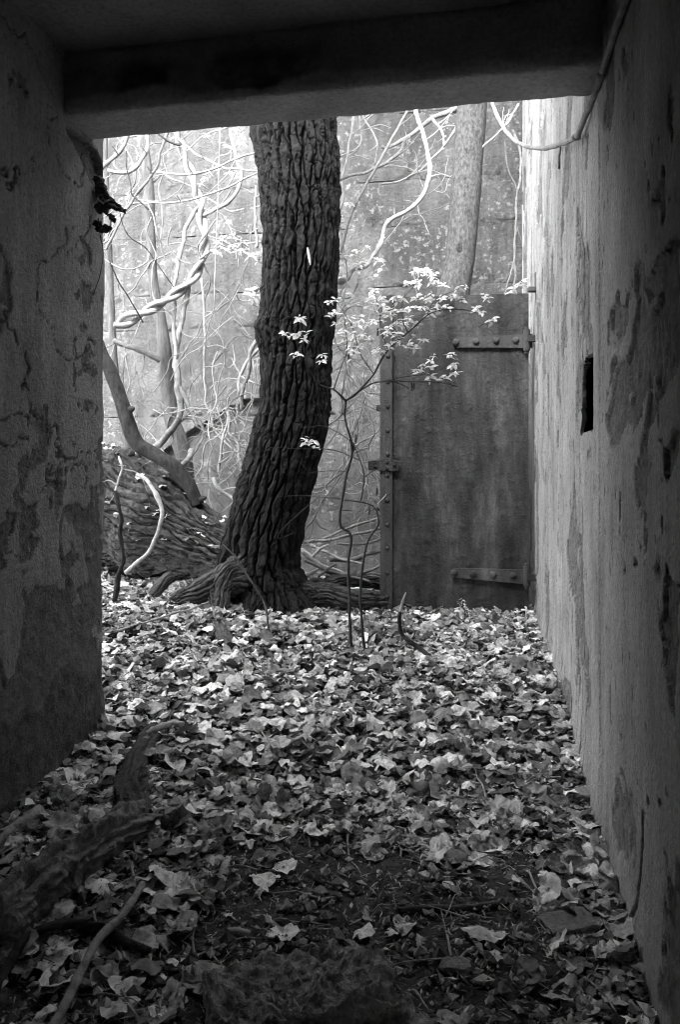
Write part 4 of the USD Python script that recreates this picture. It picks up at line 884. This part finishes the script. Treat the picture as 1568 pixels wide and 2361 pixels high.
# leafy sprigs further back
def sprig(label, stem, spots_, L, n, depth, mat='vine', seed=0, name='leafy_sprig'):
    t = Thing(name, label, 'sprig', W(stem[0][0], stem[0][1], depth))
    part(t, 'stem', vine_mesh([(x, y, depth) for x, y in stem], 1.8, 1.0, 6, .01, seed=seed), M[mat], smooth=True)
    for k, (x, y) in enumerate(spots_):
        for V, f in whorl(W(x, y, depth + R.uniform(-.12, .12)), L, n, seed * 100 + k): part(t, 'leaf', (V, f), M['leaf'], smooth=True, tone=R.random())
sprig('bright leaf spray hanging in the gap left of big trunk', [(600, 600), (560, 580), (530, 572), (495, 560)], [(505, 560), (520, 552), (540, 548), (555, 556), (535, 570), (550, 580), (565, 575), (520, 578), (500, 580), (575, 590)], .052, 6, 5.1, seed=3)
sprig('bright leaf tuft against the left edge of big trunk', [(600, 720), (590, 695), (583, 680)], [(578, 672), (590, 680), (584, 690), (575, 685), (595, 600), (590, 585)], .045, 6, 5.0, seed=4)
sprig('pale sprig high up between twisted vine and big trunk', [(560, 280), (540, 320), (528, 380)], [(478, 318), (520, 335), (545, 300), (560, 315), (480, 400), (500, 395), (530, 400), (545, 395), (462, 425), (470, 410), (540, 410), (560, 330)], .04, 5, 5.3, seed=5)
sprig('pale leaf mass close to the right edge of big trunk', [(790, 720), (800, 640), (790, 560), (780, 510)], [(785, 520), (795, 500), (805, 470), (790, 590), (800, 600), (815, 590), (830, 610), (845, 570), (825, 580), (840, 600), (785, 615), (870, 600), (880, 620), (860, 640), (790, 640), (810, 680), (800, 700), (830, 700), (790, 760), (810, 770), (790, 800)], .05, 5, 5.0, seed=6)
sprig('bright leaf tuft behind the door top corner', [(960, 680), (958, 655), (955, 630)], [(955, 625), (975, 622), (985, 628), (960, 650), (1000, 640), (1010, 650), (940, 650), (1020, 660)], .05, 5, 4.6, seed=7)
sprig('small bright sprig beside the iron bracket', [(1170, 678), (1188, 665), (1200, 655)], [(1185, 665), (1195, 658), (1202, 652), (1180, 672)], .04, 5, 4.5, seed=8)
sprig('tiny seedling growing at the foot of the iron door', [(1070, 1432), (1072, 1415), (1068, 1400), (1066, 1388)], [(1066, 1384), (1060, 1392), (1073, 1396), (1064, 1400), (1070, 1388)], .022, 5, 4.55, 'stem', seed=9, name='seedling')
sprig('small green sprout among the leaves by the wall corner', [(1188, 1432), (1190, 1420), (1187, 1412)], [(1180, 1412), (1195, 1410), (1190, 1405)], .02, 4, 4.55, 'stem', seed=10, name='seedling')

# ------------------------------------------------------------------ dead stuff hanging on the left wall corner
hang = Thing('hanging_debris', 'withered leaves and frayed bark hanging at the left wall corner', 'dead leaves', W(235, 420, 2.86))
for k, (pts, r0, r1) in enumerate([([(222, 412, 2.86), (232, 440, 2.85), (252, 462, 2.85), (286, 490, 2.85)], 11, 5), ([(228, 440, 2.84), (245, 470, 2.84), (262, 478, 2.84), (288, 488, 2.84)], 8, 4), ([(222, 415, 2.87), (230, 450, 2.86), (236, 470, 2.86)], 9, 4)]):
    C = pxpath(pts, 60, .012, k); V, f = sweep(C, np.linspace(r0, r1, 60) * 2.85 / F, 14, .9, 7 + k); V += .006 * (np.stack([noise(V * 140 + j2 * 9, 5 + j2) for j2 in range(3)], -1) - .5) * 2; part(hang, 'bark_strip', (V, f), M['twig_dark'], smooth=True)
for k, (x, y, s, az, ti) in enumerate([(236, 483, .062, 2.0, 1.4), (228, 530, .05, .8, 1.1), (246, 528, .04, 3, 1.3), (255, 500, .035, 1, .9), (262, 510, .03, 2, 1.2), (240, 462, .05, 1.2, 1.0), (225, 518, .04, 2.4, 1.2), (270, 485, .03, 1.2, 1.0)]):
    V, f, _ = LEAVES[k]; part(hang, 'leaf', ((V * s) @ rot(az, .3, ti).T + W(x, y, 2.83), f), M['darkleaf'], smooth=True, tone=.3 + .5 * (k == 0))
for pts in [[(232, 545, 2.84), (238, 580, 2.82), (230, 630, 2.80), (214, 680, 2.78)], [(226, 505, 2.84), (229, 530, 2.84), (232, 548, 2.84)], [(250, 500, 2.84), (256, 515, 2.84), (250, 545, 2.84)]]:
    part(hang, 'strand', vine_mesh(pts, 1.1, .8, 5, .004, seed=4), M['twig_dark'], smooth=True)

# ------------------------------------------------------------------ sticks, logs and stones on the ground
def gdepth(px, py, lift=0.0):
    """Depth at which the ray through a pixel meets the ground."""
    d = np.linspace(1.1, 6.2, 1200); p = np.stack([(px - CX) / F * d, d, EYE + (HZ - py) / F * d], -1)
    h = p[:, 2] - ground_z(p[:, 0], p[:, 1]) - lift; k = np.argmax(h < 0); return float(d[k]) if (h < 0).any() else 6.0
def G(px, py, lift=0.0): return (px, py, gdepth(px, py, lift))
def stick(label, pts, r0, r1=None, mat='stick', name='stick', lift=None, sides=11, lump=.55, wob=.006, cat_='stick', group=None):
    r1 = r0 if r1 is None else r1; d0 = gdepth(*pts[0][:2]); lift = r0 * d0 / F * .55 + .004 if lift is None else lift
    P3 = [G(p[0], p[1], lift + (p[2] if len(p) > 2 else 0)) for p in pts]
    return solo(name, label, cat_, vine_mesh(P3, r0, r1, sides, wob, lump, seed=int(pts[0][0] + pts[0][1])), M[mat], smooth=True, group=group)
stick('long knobbly grey stick lying across the curved hose', [(330, 2040), (290, 2100), (230, 2160), (190, 2230), (160, 2290), (110, 2385)], 8, 13, lift=.05, sides=12)
stick('smooth curved dark hose lying at the lower left', [(345, 2190), (300, 2170), (250, 2145), (200, 2128), (150, 2128), (100, 2140), (55, 2165), (25, 2205), (0, 2260), (-30, 2330)], 9, 12, 'dead', 'hose', lift=.03, lump=.05, sides=12, cat_='hose')
stick('round log end reaching in from the left frame edge', [(92, 1868), (55, 1890), (20, 1912), (-30, 1945), (-80, 1985)], 14, 19, lift=.02, sides=14, name='log', cat_='log')
Cr = pxpath([G(335, 1885, .03), G(270, 1915, .05), G(190, 1965, .055), G(110, 2020, .055), G(40, 2080, .05), G(-20, 2130, .05)], 130)
VF = grain_log(Cr, np.interp(np.linspace(0, 1, 130), [0, .15, .7, 1], [.035, .05, .06, .055]), .045, 61); rd = None
solo('rotten_log', 'black rotten log lying along the left wall, split along its grain', 'log', VF, M['rot'], smooth=True)
Cr = pxpath([G(395, 1650, .0), G(345, 1720, .01), G(312, 1780, .01), G(300, 1840, .01), G(318, 1900, .01)], 110)
VF = grain_log(Cr, np.interp(np.linspace(0, 1, 110), [0, .3, 1], [.03, .045, .05]), .022, 62)
solo('rotten_log', 'half buried grey log curving through the leaves past the rotten one', 'log', VF, M['log'], smooth=True)
stick('short curved barkless branch on the buried log', [(340, 1692), (365, 1678), (395, 1668), (420, 1672)], 8, 10, lift=.045, sides=12)
Cr = pxpath([G(505, 1452, .03), G(520, 1475, .035), G(535, 1497, .03)], 60); VF, rd = bark_log(Cr, np.full(60, .036), .02, .010, 3, 63, sides=60)
solo('log', 'short broken chunk of log with a dark end in front of the big tree', 'log', VF, M['log'], smooth=True, ridge=rd)
Cr = pxpath([G(612, 1820, .01), G(606, 1840, .014), G(602, 1858, .012)], 30); VF, rd = bark_log(Cr, np.full(30, .022), .014, .006, 3, 64, sides=40)
solo('wood_chunk', 'small blocky wood chunk among the middle leaves', 'wood', VF, M['log'], smooth=True, ridge=rd)
stick('short grey stick lying upright among the leaves at lower centre', [(525, 1985), (515, 2020), (505, 2052)], 9, 10, sides=12)
stick('pale broken twig curving beside the rubble block', [(845, 2092), (847, 2125), (856, 2168)], 6, 4)
stick('bent pale twig below the broken one, ending by the rubble block', [(870, 2198), (895, 2215), (920, 2232), (948, 2240)], 6, 5)
stick('dark flat slat lying in the soil left of the stone', [(1170, 2080), (1110, 2092), (1040, 2096), (975, 2095), (920, 2098)], 9, 6, 'twig_dark')
stick('thin curved stem running down from the big veined leaf', [(1092, 2185), (1065, 2205), (1042, 2240), (1031, 2290)], 3.5, 3)
stick('little light twig lying near the right wall base', [(1170, 2000), (1200, 2030), (1240, 2065)], 2, 1.6, 'vine')
stick('bright weathered wood splinter left of the rubble block', [(525, 2145), (555, 2150), (575, 2155)], 8, 9, 'vine')
stick('dark twig lying above the rubble block', [(565, 2205), (600, 2200), (650, 2190)], 4, 3, 'twig_dark')
stick('brown twig in the middle of the soil', [(1065, 1852), (1030, 1862), (1000, 1880)], 6, 5)
stick('short grey twig slanting on the right soil', [(960, 1850), (985, 1862), (1010, 1872)], 4, 4)
stick('long thin twig across the left leaves', [(470, 1770), (440, 1840), (395, 1880), (330, 1950)], 1.8, 1.4, 'vine_mid')
stick('curved root poking from the leaves near the right wall', [(1285, 1608), (1255, 1606), (1232, 1620), (1218, 1645)], 6, 4)
stick('pale stick lying across leaves from left wall to tree roots', [(250, 1458, .03), (330, 1437, .05), (400, 1415, .06), (485, 1388, .06)], 2.6, 2.2, 'vine')
stick('dark thin stick on leaves below the pale one', [(300, 1540), (370, 1541), (440, 1542)], 2.5, 2, 'dead')
stick('short dark branch bending on leaves below the log chunk', [(640, 1515), (670, 1510), (705, 1505)], 6, 5)
stick('broken branch end pointing right from beneath the tree', [(640, 1478), (650, 1500)], 5, 6, 'dead')
stick('pale bent twig at the left behind the wall corner', [(285, 1350), (318, 1362), (330, 1380), (320, 1405)], 5, 4, 'vine')
stick('hollow dark end of stick amid leaves before the door', [(905, 1583), (918, 1583), (930, 1582)], 8, 7, 'dead')
stick('dead twig hooked on leaves beside left wall base', [(250, 1572), (290, 1590), (340, 1625), (345, 1665)], 1.8, 1.5, 'vine_mid')
ud = 3.75
vine('upright forked stick with bright broken tip in front of the door', [(1005, 1535, 3.62), (985, 1508, 3.66), (950, 1480, 3.7), (930, 1458, 3.72), (925, 1420, 3.72), (926, 1410, 3.72)], 6.5, 4, 'dead', 'stick', 'stick')
vine('bright broken tip of the upright stick before the door', [(926, 1411, 3.72), (930, 1388, 3.72), (937, 1363, 3.72)], 3.8, 1.4, 'vine', 'stick_tip', 'stick')
vine('long thin leaning twig crossing the foot of the big tree', [(515, 1258, 4.2), (545, 1292, 4.15), (580, 1340, 4.1), (608, 1395, 4.05), (620, 1440, 3.95), (632, 1480, 3.9)], 1.8, 2.6, 'stem', 'twig', 'twig')
# the heap of sticks between tree and door
heap = [((690, 1265, 5.3), (800, 1325, 5.15)), ((692, 1250, 5.4), (880, 1215, 5.3)), ((700, 1275, 5.2), (770, 1330, 5.05)), ((715, 1260, 5.35), (840, 1300, 5.25)), ((705, 1290, 5.1), (850, 1340, 5.0)), ((740, 1240, 5.45), (870, 1195, 5.35)), ((690, 1340, 5.0), (735, 1310, 5.05)), ((750, 1330, 5.1), (880, 1325, 5.2)), ((760, 1290, 5.3), (890, 1270, 5.4)), ((720, 1285, 5.25), (760, 1255, 5.3)), ((800, 1340, 5.1), (880, 1300, 5.1)), ((735, 1328, 5.0), (770, 1300, 5.0)), ((690, 1365, 4.85), (790, 1358, 4.9)), ((780, 1255, 5.4), (885, 1240, 5.3))]
for k, (a, b) in enumerate(heap):
    mid = ((a[0] + b[0]) / 2, (a[1] + b[1]) / 2 + R.uniform(-8, 8), (a[2] + b[2]) / 2)
    vine('bare stick in the heap between the big tree and the door', [a, mid, b], R.choice([3, 4, 6, 8]), 3, 'vine_mid' if k % 3 else 'vine', 'heap_stick', 'stick', 'sticks heaped between the big tree and the door')

def rock(V, seed, amp, sc): return V * (1 + amp * (fbm(V * sc, 4, seed)[:, None] - .5) * 2)
def slab_rock(cx, cy, half, seed, label, mat, yaw=0.0, tilt=0.0, amp=.25, name='stone', sub=5, cut=.75, lift=0.0, sc=1.6):
    b = trimesh.creation.icosphere(sub); v = np.clip(b.vertices, -cut, cut) / cut; v = rock(v, seed, amp, sc) + .035 * (np.stack([fbm(v * 9 + j2 * 7, 3, seed + j2) for j2 in range(3)], -1) - .5) * 2
    v = v * half
    if name != 'stone': v = v + (np.stack([fbm(v * 45 + 9 * j2, 5, seed + j2) for j2 in range(3)], -1) - .5) * [.012, .012, .06] + (np.stack([fbm(v * 130 + 9 * j2, 3, seed + 4 + j2) for j2 in range(3)], -1) - .5) * [.005, .005, .014]
    v = v @ rot(yaw, yaw, tilt).T; d = gdepth(cx, cy); c = W(cx, cy, d)
    return solo(name, label, 'stone' if name == 'stone' else 'rubble', (v + c + [0, 0, lift], np.array(b.faces)), M[mat], smooth=35)
slab_rock(1308, 2150, (.062, .034, .022), 3, 'flat angular dark stone lying near the foot of the right wall', 'stone', .35, .15, .16, cut=.62, lift=.012)
slab_rock(705, 2330, (.18, .12, .065), 8, 'rough pitted concrete rubble block at bottom centre', 'rubble', .25, -.1, .26, 'concrete_rubble', 6, .7, .0)
slab_rock(855, 2385, (.10, .09, .03), 18, 'lower right corner piece of pitted rubble at the frame bottom', 'rubble', .6, -.1, .3, 'concrete_rubble', 5, .7, .0)
slab_rock(1050, 2232, (.032, .02, .010), 5, 'small dark stone chip below the big veined leaf', 'stone', -.2, .1, .2, sub=3, lift=.006)
slab_rock(1345, 1845, (.03, .03, .02), 7, 'small black stone against the right wall base', 'stone', -.2, .1, .2, sub=3, lift=.012)
# a few leaves that stand out
def big_leaf(label, px, py, s, k, az, ti, tone, lift=.012):
    V, f, vein = LEAVES[k]; d = gdepth(px, py)
    solo('large_leaf', label, 'leaf', ((V * s) @ rot(az, az, ti).T + W(px, py, d) + [0, 0, lift], f), M['deadleaf'], smooth=True, tone=np.clip(tone + .16 * vein, 0, 1))
big_leaf('big ribbed leaf lying beside the flat angular stone', 1130, 2165, .135, 1, 2.6, .25, .62)
big_leaf('leaf lying alone left of the big ribbed leaf', 930, 2145, .085, 4, 1.2, .1, .6)
big_leaf('bright torn leaf in the dark soil above the stone', 1105, 1995, .10, 7, .4, .2, .95)
big_leaf('broad leaf near the bottom edge left of the rubble', 470, 2275, .11, 8, 1.1, .15, .55)
big_leaf('pale leaf at the foot of right wall at bottom', 1440, 2215, .09, 10, 2.2, .15, .75)
